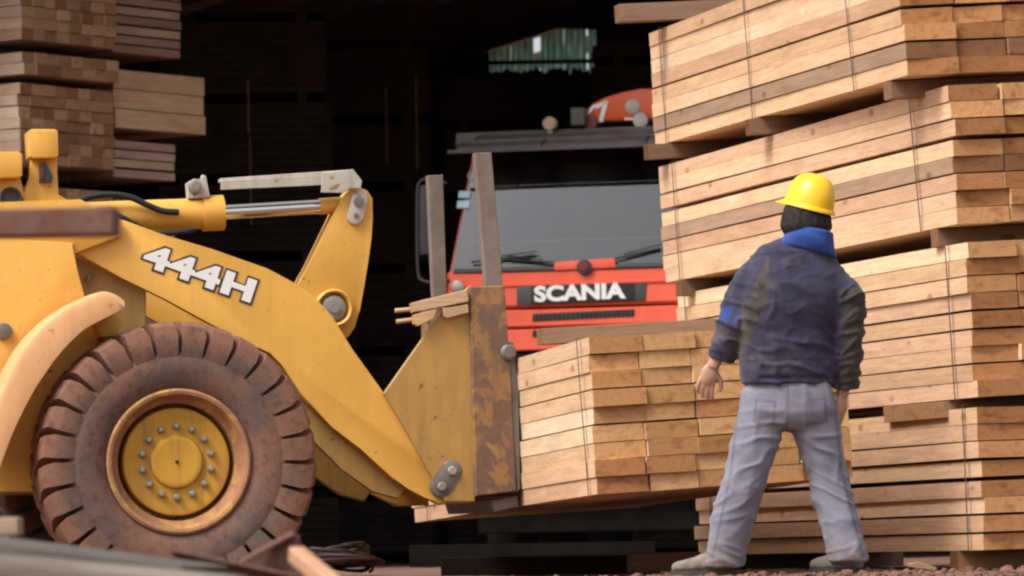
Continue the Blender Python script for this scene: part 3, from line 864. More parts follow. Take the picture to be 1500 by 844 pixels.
bm = bmesh.new(); add_lathe(bm, [(0.026, -0.024), (0.026, -0.04), (0.001, -0.042)], 16, c=(cp[0], YB, cp[1])); obj('pin_head', bm, M['pin_grey'], kp, rad(35))
bm = bmesh.new(); c = LP(520, 316, YB); add_lathe(bm, [(0.012, -0.024), (0.012, -0.034), (0.001, -0.035)], 8, c=(c[0], YB, c[1])); obj('bolt', bm, M['pin_grey'], kp)
# ---- tilt cylinder
YC = YB + 0.092
def cyl_part(name, pa, pb, ra, mat, rb=None, parent=None, n=24):
    a, b = LP(*pa, YC), LP(*pb, YC)
    bm = bmesh.new(); add_tube(bm, [(a[0], YC, a[1]), (b[0], YC, b[1])], [ra, rb or ra], n)
    return obj(name, bm, M[mat], parent or loader, rad(40))
cyl = cyl_part('tilt_cylinder', (60, 321), (318, 312), 0.078, 'yellow')
cyl_part('cylinder_gland', (296, 313), (327, 311.5), 0.090, 'yellow', None, cyl)
cyl_part('cylinder_rod', (322, 311.5), (474, 302.5), 0.036, 'chrome', None, cyl)
cyl_part('rod_end', (468, 302.7), (520, 299), 0.042, 'yellow', None, cyl)
# level indicator bar over the cylinder, with its bent bracket
bar = [(322, 263), (470, 251), (516, 249), (528, 264), (526, 277), (514, 278), (500, 283), (472, 284), (468, 272), (322, 279)]
bm = bmesh.new(); add_prism(bm, LPS([(322, 262), (516, 249), (517, 254), (322, 267)], YB), YB - 0.03, YB + 0.05, 0.003); gb = obj('indicator_bar', bm, M['galv'], loader)
bm = bmesh.new(); add_prism(bm, LPS([(322, 265), (470, 257), (470, 272), (322, 279)], YB), YB - 0.036, YB - 0.028, 0.002); obj('bar_flange', bm, M['galv'], gb)
bm = bmesh.new(); add_prism(bm, LPS([(470, 254), (515, 249), (528, 266), (526, 277), (512, 276), (500, 284), (468, 283)], YB), YB - 0.046, YB - 0.037, 0.003); obj('bar_bracket', bm, M['galv'], gb)
bm = bmesh.new(); add_prism(bm, LPS([(276, 291), (274, 268), (284, 262), (296, 263), (297, 256), (302, 258), (308, 289)], YB + 0.03), YB + 0.03, YB + 0.10, 0.004); sb = obj('switch_bracket', bm, M['galv'], loader)
bm = bmesh.new(); add_lathe(bm, [(0.034, -0.0), (0.034, -0.03), (0.02, -0.034), (0.001, -0.034)], 16, c=(LP(286, 273, YB)[0], YB + 0.028, LP(286, 273, YB)[1])); obj('switch_dial', bm, M['steel'], sb)
hp = [(112, 297), (130, 289), (160, 285), (190, 289), (215, 300), (238, 309), (262, 311)]
bm = bmesh.new(); add_tube(bm, spline([(LP(a, b, YC - 0.10)[0], YC - 0.10, LP(a, b, YC - 0.10)[1]) for a, b in hp], 5), 0.016, 8); obj('hydraulic_hose', bm, M['black'], loader, rad(60))
hp = [(112, 318), (140, 312), (170, 315), (200, 330), (225, 342), (262, 340), (285, 336)]
bm = bmesh.new(); add_tube(bm, spline([(LP(a, b, YC - 0.10)[0], YC - 0.10, LP(a, b, YC - 0.10)[1]) for a, b in hp], 5), 0.014, 8); obj('hydraulic_hose', bm, M['black'], loader, rad(60))

# ---- front frame, fender, lamps
YF = 0.49
lpart('front_frame', [(-130, 340), (108, 356), (113, 395), (122, 440), (150, 500), (190, 560), (215, 640), (215, 719), (-130, 722)], YF, 1.75, 'yellow', bevel=0.01)
bm = bmesh.new(); add_prism(bm, LPS([(108, 372), (180, 408), (215, 425), (215, 480), (160, 500), (118, 440)], YF + 0.14), YF + 0.16, 1.6, 0.006); obj('boom_tower', bm, M['yellow_dull'], loader)
lpart('tower_plate', [(-130, 300), (118, 292), (178, 322), (178, 345), (108, 372), (-130, 372)], YF + 0.02, YF + 0.06, 'yellow', bevel=0.006)
bm = bmesh.new(); add_tube(bm, [(LP(142, 396, YF)[0], YF + 0.12, LP(142, 396, YF)[1]), (LP(130, 410, YF)[0], YF + 0.12, LP(130, 410, YF)[1])], 0.012, 8); obj('grab_loop', bm, M['rusty'], loader)
# fender: a rolled sheet over the rear quarter of the tyre
fo = [(183, 440), (168, 430), (148, 427), (118, 439), (88, 455), (60, 478), (36, 506), (12, 548), (-10, 600), (-30, 665)]
fi = [(182, 452), (168, 459), (146, 470), (124, 482), (104, 500), (85, 521), (66, 547), (48, 575), (20, 631), (-2, 690)]
bm = bmesh.new()
fo_, fi_ = LPS(fo, 0.0), LPS(fi, 0.0)
rows = []
for a, b in zip(spline([(p[0], 0, p[1]) for p in fo_], 4), spline([(p[0], 0, p[1]) for p in fi_], 4)):
    n = (a - b).normalized()
    prof = [(b, 0.0), (a - n * 0.035, -0.010), (a - n * 0.012, 0.0), (a, 0.028), (a + n * 0.004, 0.22), (a, 0.42), (a - n * 0.02, 0.455), (a - n * 0.03, 0.445), (a - n * 0.014, 0.41), (a - n * 0.012, 0.05), (a - n * 0.04, 0.014), (b, 0.014)]
    rows.append([bm.verts.new(p + Vector((0, y, 0))) for p, y in prof])
for a, b in zip(rows, rows[1:]):
    for i in range(len(a)): bm.faces.new((a[i], a[(i + 1) % len(a)], b[(i + 1) % len(a)], b[i]))
bm.faces.new(rows[0]); bm.faces.new(rows[-1])
obj('fender', bm, M['fender'], loader, rad(40))
lpart('fender_bracket', [(136, 470), (160, 452), (182, 470), (170, 492), (148, 494)], 0.30, YF, 'yellow', bevel=0.004)
bm = bmesh.new(); c = LP(5, 486, YF); add_lathe(bm, [(0.042, 0), (0.042, -0.02), (0.03, -0.026), (0.001, -0.026)], 20, c=(c[0], YF, c[1])); obj('pivot_cap', bm, M['pin_grey'], loader, rad(35))
# lamp bracket and work lamps at the left edge
YL = 0.55
lpart('lamp_bracket', [(30, 300), (44, 262), (45, 232), (84, 232), (84, 286), (112, 300), (100, 330), (20, 330)], YL, YL + 0.05, 'yellow', bevel=0.005)
lpart('lamp_housing', [(42, 192), (46, 189), (80, 189), (85, 192), (86, 228), (82, 231), (48, 232), (44, 229)], YL - 0.07, YL + 0.12, 'yellow', bevel=0.008)
lpart('indicator_lamp', [(58, 240), (66, 236), (78, 258), (76, 267), (58, 267)], YL - 0.035, YL - 0.002, 'dark', bevel=0.006)
lpart('indicator_lens', [(60, 246), (64, 246), (64, 262), (60, 262)], YL - 0.045, YL - 0.036, 'darkred', bevel=0.002)
lpart('control_box', [(-60, 222), (28, 222), (33, 226), (33, 257), (29, 260), (-60, 262)], YL - 0.08, YL + 0.3, 'yellow', bevel=0.008)
lpart('cab_front', [(-60, 262), (30, 260), (40, 300), (30, 345), (-60, 345)], YL, YL + 0.9, 'yellow', bevel=0.008)
c = LP(15, 291, YL)
bm = bmesh.new(); add_lathe(bm, [(0.052, 0.01), (0.056, -0.02), (0.050, -0.03), (0.044, -0.026), (0.036, -0.012), (0.001, -0.008)], 24, c=(c[0], YL, c[1])); obj('work_lamp', bm, M['dark'], loader, rad(35))
# rear body, engine hood and cab (left of the picture)
xl = LP(-130, 500, YF)[0]
bm = bmesh.new(); add_box(bm, (xl - 1.3, 1.12, 0.95), (2.4, 1.1, 0.75), bevel=0.04); add_box(bm, (xl - 2.0, 1.12, 1.55), (1.5, 1.2, 0.6), bevel=0.06); obj('rear_body', bm, M['yellow'], loader)
bm = bmesh.new()
for dx in (-1.15, -0.1):
    for y in (0.55, 1.7): add_box(bm, (xl + dx, y, 1.98), (0.09, 0.09, 1.5), bevel=0.01)
obj('cab_frame', bm, M['dark'], loader)
bm = bmesh.new(); add_box(bm, (xl - 0.62, 1.12, 2.78), (1.3, 1.4, 0.12), bevel=0.04); obj('cab_roof', bm, M['yellow'], loader)

# ---- fork carriage
YK0, YK1 = 0.50, 1.76
side = [(658, 440), (690, 418), (696, 735), (652, 735), (600, 640), (562, 576)]
for y in (YK0 + 0.03, YK1 - 0.06):
    bm = bmesh.new(); add_prism(bm, LPS(side if y < 1 else [(676, 520), (690, 500), (696, 735), (652, 735), (648, 690)], YK0 + 0.03), y, y + 0.03, 0.004); obj('carriage_side', bm, M['yellow_dull'], loader)
col_xz = LPS([(688, 420), (739, 418), (745, 505), (757, 720), (697, 727)], YK0)
for y in (YK0, YK1 - 0.16):
    bm = bmesh.new(); add_prism(bm, col_xz, y, y + 0.16, 0.006); co = obj('carriage_upright', bm, M['rusty'], loader)
    edge = LPS([(741, 502), (752, 500), (760, 560), (763, 716), (758, 722), (750, 600)], YK0)
    bm = bmesh.new(); add_prism(bm, edge, y + 0.01, y + 0.15, 0.004); obj('fork_heel', bm, M['pin_grey'], co)
q = LP(744, 516, YK0); bm = bmesh.new(); add_lathe(bm, [(0.04, 0.02), (0.04, -0.02), (0.028, -0.03), (0.001, -0.03)], 14, c=(q[0], YK0, q[1])); obj('fork_hook', bm, M['pin_grey'], loader, rad(35))
for pts in ([(692, 440), (735, 436), (737, 470), (694, 474)], [(696, 690), (750, 684), (752, 716), (697, 722)]):
    bm = bmesh.new(); add_prism(bm, LPS(pts, YK0), YK0 + 0.162, YK1 - 0.162, 0.004); obj('cross_beam', bm, M['rusty'], loader)
bm = bmesh.new(); add_prism(bm, LPS([(600, 640), (690, 560), (692, 720), (652, 730)], YK0), YK0 + 0.28, YK0 + 0.34, 0.004); obj('carriage_rib', bm, M['yellow_dull'], loader)
# load guard posts: the near one and, further back, the far one
bm = bmesh.new(); add_prism(bm, LPS([(696, 224), (720, 223), (737, 420), (712, 421)], YK0 + 0.05), YK0 + 0.05, YK0 + 0.12, 0.004); obj('guard_post', bm, M['post'], loader)
bm = bmesh.new(); add_prism(bm, LPS([(627, 257), (649, 256), (655, 440), (635, 440)], YK1 - 0.12), YK1 - 0.12, YK1 - 0.05, 0.004); obj('guard_post', bm, M['post'], loader)
# forks under the load
fk = LPS([(757, 700), (757, 728), (1150, 706), (1150, 697)], YK0)
def fork_line(z0, z1): return None
heel = Vector(LP(752, 738, YK0)); tipd = Vector((math.cos(rad(3.4)), math.sin(rad(3.4))))
nrm = Vector((-tipd.y, tipd.x))
FORK = [heel + nrm * 0.0, heel + tipd * 1.2 + nrm * 0.02, heel + tipd * 1.2 + nrm * 0.035, heel + nrm * 0.045, heel - tipd * 0.05 + nrm * 0.045, heel - tipd * 0.05]
for y in (YK0 + 0.18, YK1 - 0.32):
    bm = bmesh.new(); add_prism(bm, [(p.x, p.y - 0.028) for p in FORK], y, y + 0.14, 0.004); obj('fork', bm, M['pin_grey'], loader)
bm = bmesh.new(); add_prism(bm, LPS([(722, 733), (762, 726), (764, 742), (728, 750)], YK0), YK0 + 0.06, YK1 - 0.06, 0.004); obj('carriage_foot', bm, M['pin_grey'], loader)

# ================================================================== LOAD ON THE FORKS
rs = random.Random(33)
YN = -1.05                                              # near end of the load, in loader metres
ln = LP(876, 724, YN)
tl = rad(2.9)
fx = Vector((math.cos(tl), 0, math.sin(tl))); 
Nw = LMW @ Vector((ln[0], YN, ln[1]))
aw = (LAT + Vector((0, 0, -0.022))).normalized()
mwl = frame_mat(Nw, aw, tl)
load = bundle('timber_load', 'timber bundle raised on the loader forks, end grain toward the camera', None, mwl, 4.4, 5, 9, 0.2505, 0.0795, CREAM + CREAM + PALE[:3], rs, None, 0.0045, ((0.03, 0.02), 0.9), layer_gap={3: 0.006, 5: 0.006}, side=0.009, loose=0.010, odd=0.02)
# plank lying across the top of the load
Hl = 9 * 0.084 + 0.012
m = mwl @ Matrix.Translation((1.15, -0.62, Hl + 0.045)) @ Matrix.Rotation(math.pi / 2 + 0.05, 4, 'Z')
bearer('plank', 'grey brown plank lying across the top of the forked load', None, m, 1.17, 0.12, 0.078, (0.27, 0.175, 0.115), cat='plank')
# offcuts wedged on the carriage top
YW = YK0 + 0.1
def offcut(label, pts, y0, y1, col):
    bm = bmesh.new()
    xz = LPS(pts, y0)
    cx, cz = sum(p[0] for p in xz) / len(xz), sum(p[1] for p in xz) / len(xz)
    add_prism(bm, [(x - cx, z - cz) for x, z in xz], -(y1 - y0) / 2, (y1 - y0) / 2, 0.003)
    o = obj('wood_offcut', bm, M['wood'])
    o.matrix_world = LMW @ Matrix.Translation((cx, (y0 + y1) / 2, cz)); o.color = (*col, 1)
    tag(o, label, 'offcut', 'offcuts wedged on the fork carriage')
offcut('long pale slat wedged across the top of the fork carriage', [(602, 444), (684, 424), (687, 438), (686, 442), (604, 458)], YK0 - 0.02, YK0 + 0.028, (0.55, 0.38, 0.24))
offcut('pale offcut under the long slat on the fork carriage', [(606, 461), (640, 453), (636, 466), (612, 478), (606, 474)], YK0 - 0.02, YK0 + 0.028, (0.58, 0.38, 0.21))
offcut('short pale block beside the rusty upright on the fork carriage', [(648, 452), (686, 446), (687, 458), (655, 466), (650, 464)], YK0 - 0.02, YK0 + 0.028, (0.50, 0.33, 0.2))
for (a, b), lb_ in ((((580, 455), (612, 452)), 'upper thin stick poking left from the fork carriage'), (((582, 471), (612, 467)), 'lower thin stick poking left from the fork carriage')):
    A, B = LP(*a, YK0 + 0.01), LP(*b, YK0 + 0.01)
    bm = bmesh.new(); add_tube(bm, [(0, 0, 0), (B[0] - A[0], 0, B[1] - A[1])], 0.011, 8)
    o = obj('stick', bm, M['wood'], None, rad(60)); o.matrix_world = LMW @ Matrix.Translation((A[0], YK0 + 0.035, A[1])); o.color = (0.55, 0.4, 0.26, 1)
    tag(o, lb_, 'stick', 'sticks wedged on the fork carriage')

# ================================================================== TRUCK
TY = rad(-13)                                           # cab faces a little to the left
TR = Vector((math.cos(TY), math.sin(TY), 0)); TB = Vector((-math.sin(TY), math.cos(TY), 0))
TO = P(850, 440, 38.0); TO.z = 0
TMW = Matrix((TR, TB, Vector((0, 0, 1)))).transposed().to_4x4(); TMW.translation = TO
truck = empty('truck', TMW, 'red cab-over truck facing the camera behind the forked load', 'truck')
def TP(px, py, y=0.0):
    r = ray(px, py); t = (TO + TB * y - CAM_POS).dot(TB) / r.dot(TB)
    q = CAM_POS + r * t - TO
    return (q.dot(TR), q.z)
def TPS(pts, y=0.0): return [TP(a, b, y) for a, b in pts]
def tpart(name, pts, y0, y1, mat, parent=None, bevel=0.006, smooth=rad(35), flat=True):
    bm = bmesh.new(); add_prism(bm, TPS(pts, y0), y0, y1, bevel, 2)
    return obj(name, bm, M[mat], parent or truck, smooth)
XL_, XR_ = TP(655, 450)[0], TP(655, 450)[0] + 2.44
XC = (XL_ + XR_) / 2
zt = lambda py: TP(850, py)[1]
def tbox(name, x0, x1, y0, y1, z0, z1, mat, parent=None, bevel=0.01):
    bm = bmesh.new(); add_box(bm, ((x0 + x1) / 2, (y0 + y1) / 2, (z0 + z1) / 2), (x1 - x0, y1 - y0, z1 - z0), bevel=bevel)
    return obj(name, bm, M[mat], parent or truck)
ZB, ZT = zt(392), zt(214)                               # windscreen bottom and top
TILT = math.tan(rad(19))
Y_T = (ZT - ZB) * TILT
# front panels
tbox('front_panel', XL_, XR_, 0.0, 0.10, zt(448), ZB, 'red', None, 0.02)
tbox('lower_panel', XL_, XR_, 0.012, 0.10, zt(477), zt(451), 'red', None, 0.012)
tbox('lower_panel', XL_, XR_, 0.012, 0.10, zt(512), zt(480), 'red', None, 0.012)
tbox('panel_lip', XL_ + 0.02, XR_ - 0.02, -0.018, -0.001, zt(417), zt(412), 'red', None, 0.004)
tbox('bumper', XL_ - 0.02, XR_ + 0.02, -0.06, 0.16, 0.55, zt(516), 'shade_black', None, 0.03)
tbox('underrun_frame', XL_ + 0.2, XR_ - 0.2, 0.1, 0.3, 0.25, 0.55, 'shade_black', None, 0.01)
# cab shell: side walls, roof, back, with an empty dark interior
for x0, x1 in ((XL_, XL_ + 0.05), (XR_ - 0.05, XR_)):
    bm = bmesh.new()
    add_prism(bm, [(0.10, 0.9), (1.9, 0.9), (1.9, ZT + 0.12), (Y_T + 0.06, ZT + 0.12), (0.10, ZB)], x0, x1, 0.01, 1, 'x')
    for v in bm.verts:
        if v.co.z > ZB: v.co.x += (v.co.z - ZB) * 0.15 * (1 if x0 < XC else -1)
    obj('cab_side', bm, M['red'], truck)
tbox('cab_back', XL_ + 0.05, XR_ - 0.05, 1.84, 1.9, 0.9, ZT + 0.12, 'dark')
bm = bmesh.new(); add_prism(bm, [(Y_T + 0.02, ZT + 0.03), (1.9, ZT + 0.122), (1.9, ZT + 0.18), (0.35, ZT + 0.17), (Y_T - 0.02, ZT + 0.08)], XL_ + 0.01, XR_ - 0.01, 0.01, 1, 'x'); obj('cab_roof', bm, M['visor'], truck)
# A pillars, screen seal and windscreen (slightly curved)
for s, x in ((1, XL_ + 0.045), (-1, XR_ - 0.045)):
    bm = bmesh.new(); add_tube(bm, [(x - s * 0.012, 0.06, ZB - 0.02), (x + s * 0.125, Y_T + 0.05, ZT + 0.02)], 0.014, 10); obj('windscreen_pillar', bm, M['dark'], truck, rad(40))
bm = bmesh.new()
NX, NZ = 24, 8
grid = []
for j in range(NZ + 1):
    f = j / NZ
    row = []
    for i in range(NX + 1):
        u = i / NX * 2 - 1
        hw = (XR_ - XL_) / 2 - 0.035 - f * 0.13
        row.append(bm.verts.new((XC + u * hw, 0.02 + f * Y_T + 0.006 * abs(u) ** 3 - 0.003 * math.sin(f * math.pi), ZB + f * (ZT - ZB))))
    grid.append(row)
for a, b in zip(grid, grid[1:]):
    for i in range(NX): bm.faces.new((a[i], a[i + 1], b[i + 1], b[i]))
ws = obj('windscreen', bm, M['glass'], truck, rad(60))
bm = bmesh.new(); add_tube(bm, [v for v in [(XC + (i / 12 - 1) * 1.16, 0.005 + 0.006 * abs(i / 12 - 1) ** 5, ZB - 0.004) for i in range(25)]], 0.022, 8); obj('screen_seal', bm, M['dark'], truck, rad(50))
# stickers inside the glass, low left corner
def wpt(px, py, off=0.0):
    """point on the sloping windscreen plane"""
    n = Vector((0, -1, -TILT)).normalized()
    n = TMW.to_3x3() @ Vector((0, -1, TILT)).normalized()
    p0 = TMW @ Vector((XC, 0.02 + off, ZB))
    r = ray(px, py); t = (p0 - CAM_POS).dot(n) / r.dot(n)
    return TMW.inverted() @ (CAM_POS + r * t)
for a in ([(672, 280), (689, 280), (688, 290), (671, 290)], [(670, 294), (688, 294), (687, 305), (669, 305)]):
    bm = bmesh.new()
    v0 = [wpt(px, py, -0.012) for px, py in a]; v1 = [p + Vector((0, 0.003, 0)) for p in v0]
    A, B = [bm.verts.new(p) for p in v0], [bm.verts.new(p) for p in v1]
    bm.faces.new(A); bm.faces.new(B[::-1])
    for i in range(4): bm.faces.new((A[i], B[i], B[(i + 1) % 4], A[(i + 1) % 4]))
    obj('sticker', bm, M['sticker'], ws)
# dash, red strip added for a reflection line, seat, steering wheel
tbox('dashboard', XL_ + 0.06, XR_ - 0.06, 0.28, 0.75, ZB - 0.25, ZB + 0.12, 'dark')
tbox('reflection_strip', XL_ + 0.10, XR_ - 0.10, 0.32, 0.36, ZB + 0.235, ZB + 0.25, 'red', None, 0.003)
tbox('dash_hood', XL_ + 0.10, XR_ - 0.10, 0.365, 0.75, ZB + 0.122, ZB + 0.24, 'dark')
for x in (XC - 0.65, XC + 0.65):
    tbox('seat_back', x - 0.24, x + 0.24, 1.25, 1.4, ZB - 0.4, ZB + 0.5, 'black', None, 0.05)
bm = bmesh.new(); t0 = Vector((XC + 0.6, 0.7, ZB + 0.2)); add_tube(bm, [t0 + Vector((0.23 * math.cos(k * math.pi / 12), 0.23 * math.sin(k * math.pi / 12) * 0.5, 0.23 * math.sin(k * math.pi / 12))) for k in range(25)], 0.014, 8); obj('steering_wheel', bm, M['black'], truck, rad(60))
# wipers
for a, b in (((690, 384), (782, 374)), ((830, 386), (745, 380)), ((880, 384), (966, 364))):
    A, B = wpt(*a, -0.04), wpt(*b, -0.03)
    bm = bmesh.new(); add_tube(bm, [A, B], 0.009, 6); w = obj('wiper', bm, M['black'], truck)
    bm = bmesh.new(); Cc = (A + B) / 2; d = (B - A); add_tube(bm, [Cc + d * -0.1 + Vector((0, -0.01, 0.02)), Cc + d * 0.55 + Vector((0, -0.01, 0.028))], 0.006, 6); obj('wiper_blade', bm, M['black'], w)
# centre emblem boss and small caps under the screen
q = TP(857, 392); bm = bmesh.new(); add_lathe(bm, [(0.062, 0.0), (0.062, -0.03), (0.05, -0.04), (0.001, -0.042)], 20, c=(q[0], -0.005, q[1])); em = obj('emblem_boss', bm, M['dark'], truck, rad(35))
bm = bmesh.new(); add_lathe(bm, [(0.036, 0.0), (0.034, -0.012), (0.001, -0.014)], 16, c=(q[0], -0.046, q[1] + 0.005)); obj('emblem_face', bm, M['darkred'], em, rad(35))
tpart('wiper_cowl', [(812, 384), (900, 378), (902, 392), (812, 396)], -0.022, -0.002, 'red')
# name plate and letters
plate_px = [(757, 419), (947, 411), (945, 441), (757, 448)]
pl = tpart('name_plate', plate_px, -0.012, 0.004, 'plate', None, 0.004)
tpart('letter_panel', [(778, 419), (930, 412.5), (929, 441), (778, 446.5)], -0.017, -0.0125, 'black', pl, 0.001)
me = text_mesh('SCANIA', 0.2, 0.004, 0.009, 0.0, 1.0)
q0, q1 = Vector(TP(783, 443, -0.02)), Vector(TP(917, 437.5, -0.02))
fit_text(me, (q1 - q0).length, 24.0 / FPX * 38)
me.materials.append(M['white'])
o = link('letters', me, None, pl)
o.matrix_local = Matrix.Translation((q0.x, -0.0225, q0.y)) @ Matrix.Rotation(-math.atan2(q1.y - q0.y, q1.x - q0.x), 4, 'Y') @ Matrix.Rotation(rad(90), 4, 'X')
# grille slot
gp = tpart('grille', [(780, 460), (929, 453), (929, 463), (780, 471)], 0.004, 0.011, 'black', None, 0.001)
for k in range(22):
    px = 783 + k * 6.7; py = 460 - k * 0.315
    A = TP(px, py); B = TP(px, py + 10)
    bm = bmesh.new(); add_box(bm, (A[0], 0.001, (A[1] + B[1]) / 2), (0.008, 0.006, A[1] - B[1])); obj('grille_bar', bm, M['dark'], gp)
tpart('grille', [(780, 484), (985, 476), (985, 486), (780, 494)], 0.004, 0.011, 'black', None, 0.001)
# headlamp corner marker left of the plate
q = TP(671, 421); bm = bmesh.new(); add_lathe(bm, [(0.055, 0), (0.055, -0.025), (0.045, -0.032), (0.001, -0.034)], 20, c=(q[0], -0.004, q[1])); obj('marker_lamp', bm, M['steel'], truck, rad(35))
q = TP(1040, 421); bm = bmesh.new(); add_lathe(bm, [(0.055, 0), (0.055, -0.025), (0.045, -0.032), (0.001, -0.034)], 20, c=(q[0], -0.004, q[1])); obj('marker_lamp', bm, M['steel'], truck, rad(35))
# sun visor: slatted shelf over the screen
YV = -0.06
vx0 = TP(655, 222, YV)[0]
V0 = TP(655, 222, YV); V1 = TP(1000, 203, YV)
vs = (V1[1] - V0[1]) / (V1[0] - V0[0])
def visor_slat(name, x0, x1, y0, y1, z0, th, rise):
    bm = bmesh.new()
    pts = [(y0, z0), (y1, z0 + rise), (y1, z0 + rise + th), (y0, z0 + th)]
    add_prism(bm, pts, x0, x1, 0.004, 1, 'x')
    for v in bm.verts: v.co.z += (v.co.x - V0[0]) * vs * 0.0
    return obj(name, bm, M['visor'], vis)
vz = V0[1]
vis = tbox('sun_visor', vx0, vx0 + 2.62, YV, YV + 0.02, vz - 0.02, vz + 0.012, 'visor', None, 0.004)
visor_slat('visor_slat', vx0 + 0.07, vx0 + 2.55, YV + 0.022, YV + 0.20, vz + 0.01, 0.02, 0.055)
visor_slat('visor_slat', vx0 + 0.17, vx0 + 2.50, YV + 0.16, YV + 0.36, vz + 0.075, 0.02, 0.06)
visor_slat('visor_slat', vx0 + 0.27, vx0 + 2.44, YV + 0.33, YV + 0.62, vz + 0.135, 0.02, 0.04)
for x in (vx0 + 0.75, vx0 + 1.6):
    bm = bmesh.new(); add_prism(bm, [(YV + 0.0, vz + 0.012), (YV + 0.62, vz + 0.20), (YV + 0.62, vz + 0.22), (YV + 0.0, vz + 0.04)], x, x + 0.02, 0, 1, 'x'); obj('visor_rib', bm, M['dark'], vis)
# roof lamps
q = TP(846, 170, YV + 0.36); tbox('horn_box', q[0] - 0.06, q[0] + 0.06, YV + 0.36, YV + 0.5, q[1] - 0.08, q[1] + 0.07, 'visor', None, 0.012)
for px, py, r, mat in ((805, 181, 0.052, 'tan'),):
    q = TP(px, py, YV + 0.3)
    bm = bmesh.new(); add_lathe(bm, [(r * 0.7, 0.12), (r, 0.09), (r * 1.05, 0.0), (r * 1.05, -0.012), (r * 0.9, -0.014), (r * 0.86, -0.006), (0.001, -0.010)], 20, c=(q[0], YV + 0.3, q[1])); add_box(bm, (q[0], YV + 0.33, q[1] - r), (0.04, 0.04, r)); obj('roof_lamp', bm, M[mat], truck, rad(35))
# mirrors on the left
ymr = -0.05
arm = [(652, 268), (630, 262), (614, 268), (611, 300), (612, 395), (620, 411), (640, 414), (656, 410)]
bm = bmesh.new(); add_tube(bm, spline([(TP(a, b, ymr)[0], ymr + (0.05 if i in (0, 7) else 0), TP(a, b, ymr)[1]) for i, (a, b) in enumerate(arm)], 4), 0.013, 8); ma = obj('mirror_arm', bm, M['dark'], truck, rad(60))
bm = bmesh.new(); add_prism(bm, TPS([(609, 272), (626, 270), (629, 372), (612, 374)], ymr), ymr + 0.01, ymr + 0.07, 0.012, 2); obj('mirror', bm, M['dark'], ma, rad(35))
bm = bmesh.new(); q = [TP(692, 250, 0.05), TP(697, 258, 0.05), TP(692, 266, 0.05), TP(687, 258, 0.05), TP(692, 250, 0.05)]; add_tube(bm, spline([(a, 0.02, b) for a, b in q], 4), 0.008, 6); obj('hanging_ring', bm, M['tan'], truck, rad(60))
# chassis, wheels, load bed
tbox('chassis', XC - 0.45, XC + 0.45, 0.4, 7.0, 0.75, 1.0, 'black')
for x, fl in ((XL_ + 0.05, 0), (XR_ - 0.35, 1)):
    for y in (1.35, 5.2):
        bm = bmesh.new(); add_lathe(bm, [(0.28, 0.02), (0.40, 0.0), (0.49, 0.02), (0.52, 0.07), (0.52, 0.23), (0.49, 0.28), (0.40, 0.30), (0.28, 0.28)], 40, 'x', (x, y, 0.52)); w = obj('wheel', bm, M['black'], truck, rad(35))
        bm = bmesh.new(); add_lathe(bm, [(0.28, 0.03), (0.26, 0.08), (0.10, 0.10), (0.08, 0.03), (0.001, 0.03)], 32, 'x', (x, y, 0.52)); obj('rim', bm, M['steel'], w, rad(35))
tbox('load_bed', XL_ + 0.02, XR_ - 0.02, 2.1, 7.2, 1.0, 1.2, 'dark')

# orange car-shaped body on the cab roof
YO = YV + 0.5
toyz = TP(880, 186, YO)
def TPO(px, py): return TP(px, py, YO)
toy = empty('model_car', TMW @ Matrix.Translation((TPO(905, 186)[0], YO, TPO(905, 186)[1])), 'orange-red car-shaped model with white lines on the truck roof', 'model car')
q0 = TPO(905, 186)
def tl_(pts): return [(TPO(a, b)[0] - q0[0], TPO(a, b)[1] - q0[1]) for a, b in pts]
body = tl_([(853, 178), (856, 165), (866, 152), (884, 144), (910, 136), (940, 130), (970, 128), (1005, 132), (1020, 145), (1022, 172), (1018, 175), (856, 179)])
bm = bmesh.new(); add_prism(bm, body, 0, 0.5, 0.03, 3); obj('car_body', bm, M['orange'], toy, rad(35))
for ln_ in ([(858, 168), (868, 155), (888, 147), (890, 150), (871, 158), (861, 170)], [(885, 149), (891, 148), (883, 177), (877, 177)], [(872, 157), (889, 149), (888, 153), (873, 160)], [(872, 176), (884, 176), (884, 179), (872, 179)], [(915, 173), (930, 173), (930, 176), (915, 176)]):
    bm = bmesh.new(); add_prism(bm, tl_(ln_), -0.004, 0.002); obj('white_line', bm, M['white'], toy)
c = tl_([(927, 157)])[0]; bm = bmesh.new(); add_lathe(bm, [(0.062, 0.004), (0.062, -0.006), (0.05, -0.009), (0.001, -0.009)], 24, c=(c[0], 0, c[1])); obj('grey_disc', bm, M['steel'], toy, rad(35))
for px, py, mat in ((866, 180, 'darkred'), (940, 177, 'steel'), (1005, 180, 'darkred')):
    c = tl_([(px, py)])[0]
    for y in (-0.06, 0.5):
        bm = bmesh.new(); add_lathe(bm, [(0.03, 0.06), (0.062, 0.055), (0.066, 0.03), (0.060, 0.004), (0.03, 0.0), (0.001, 0.004)], 20, c=(c[0], y, c[1])); obj('wheel', bm, M[mat], toy, rad(35))

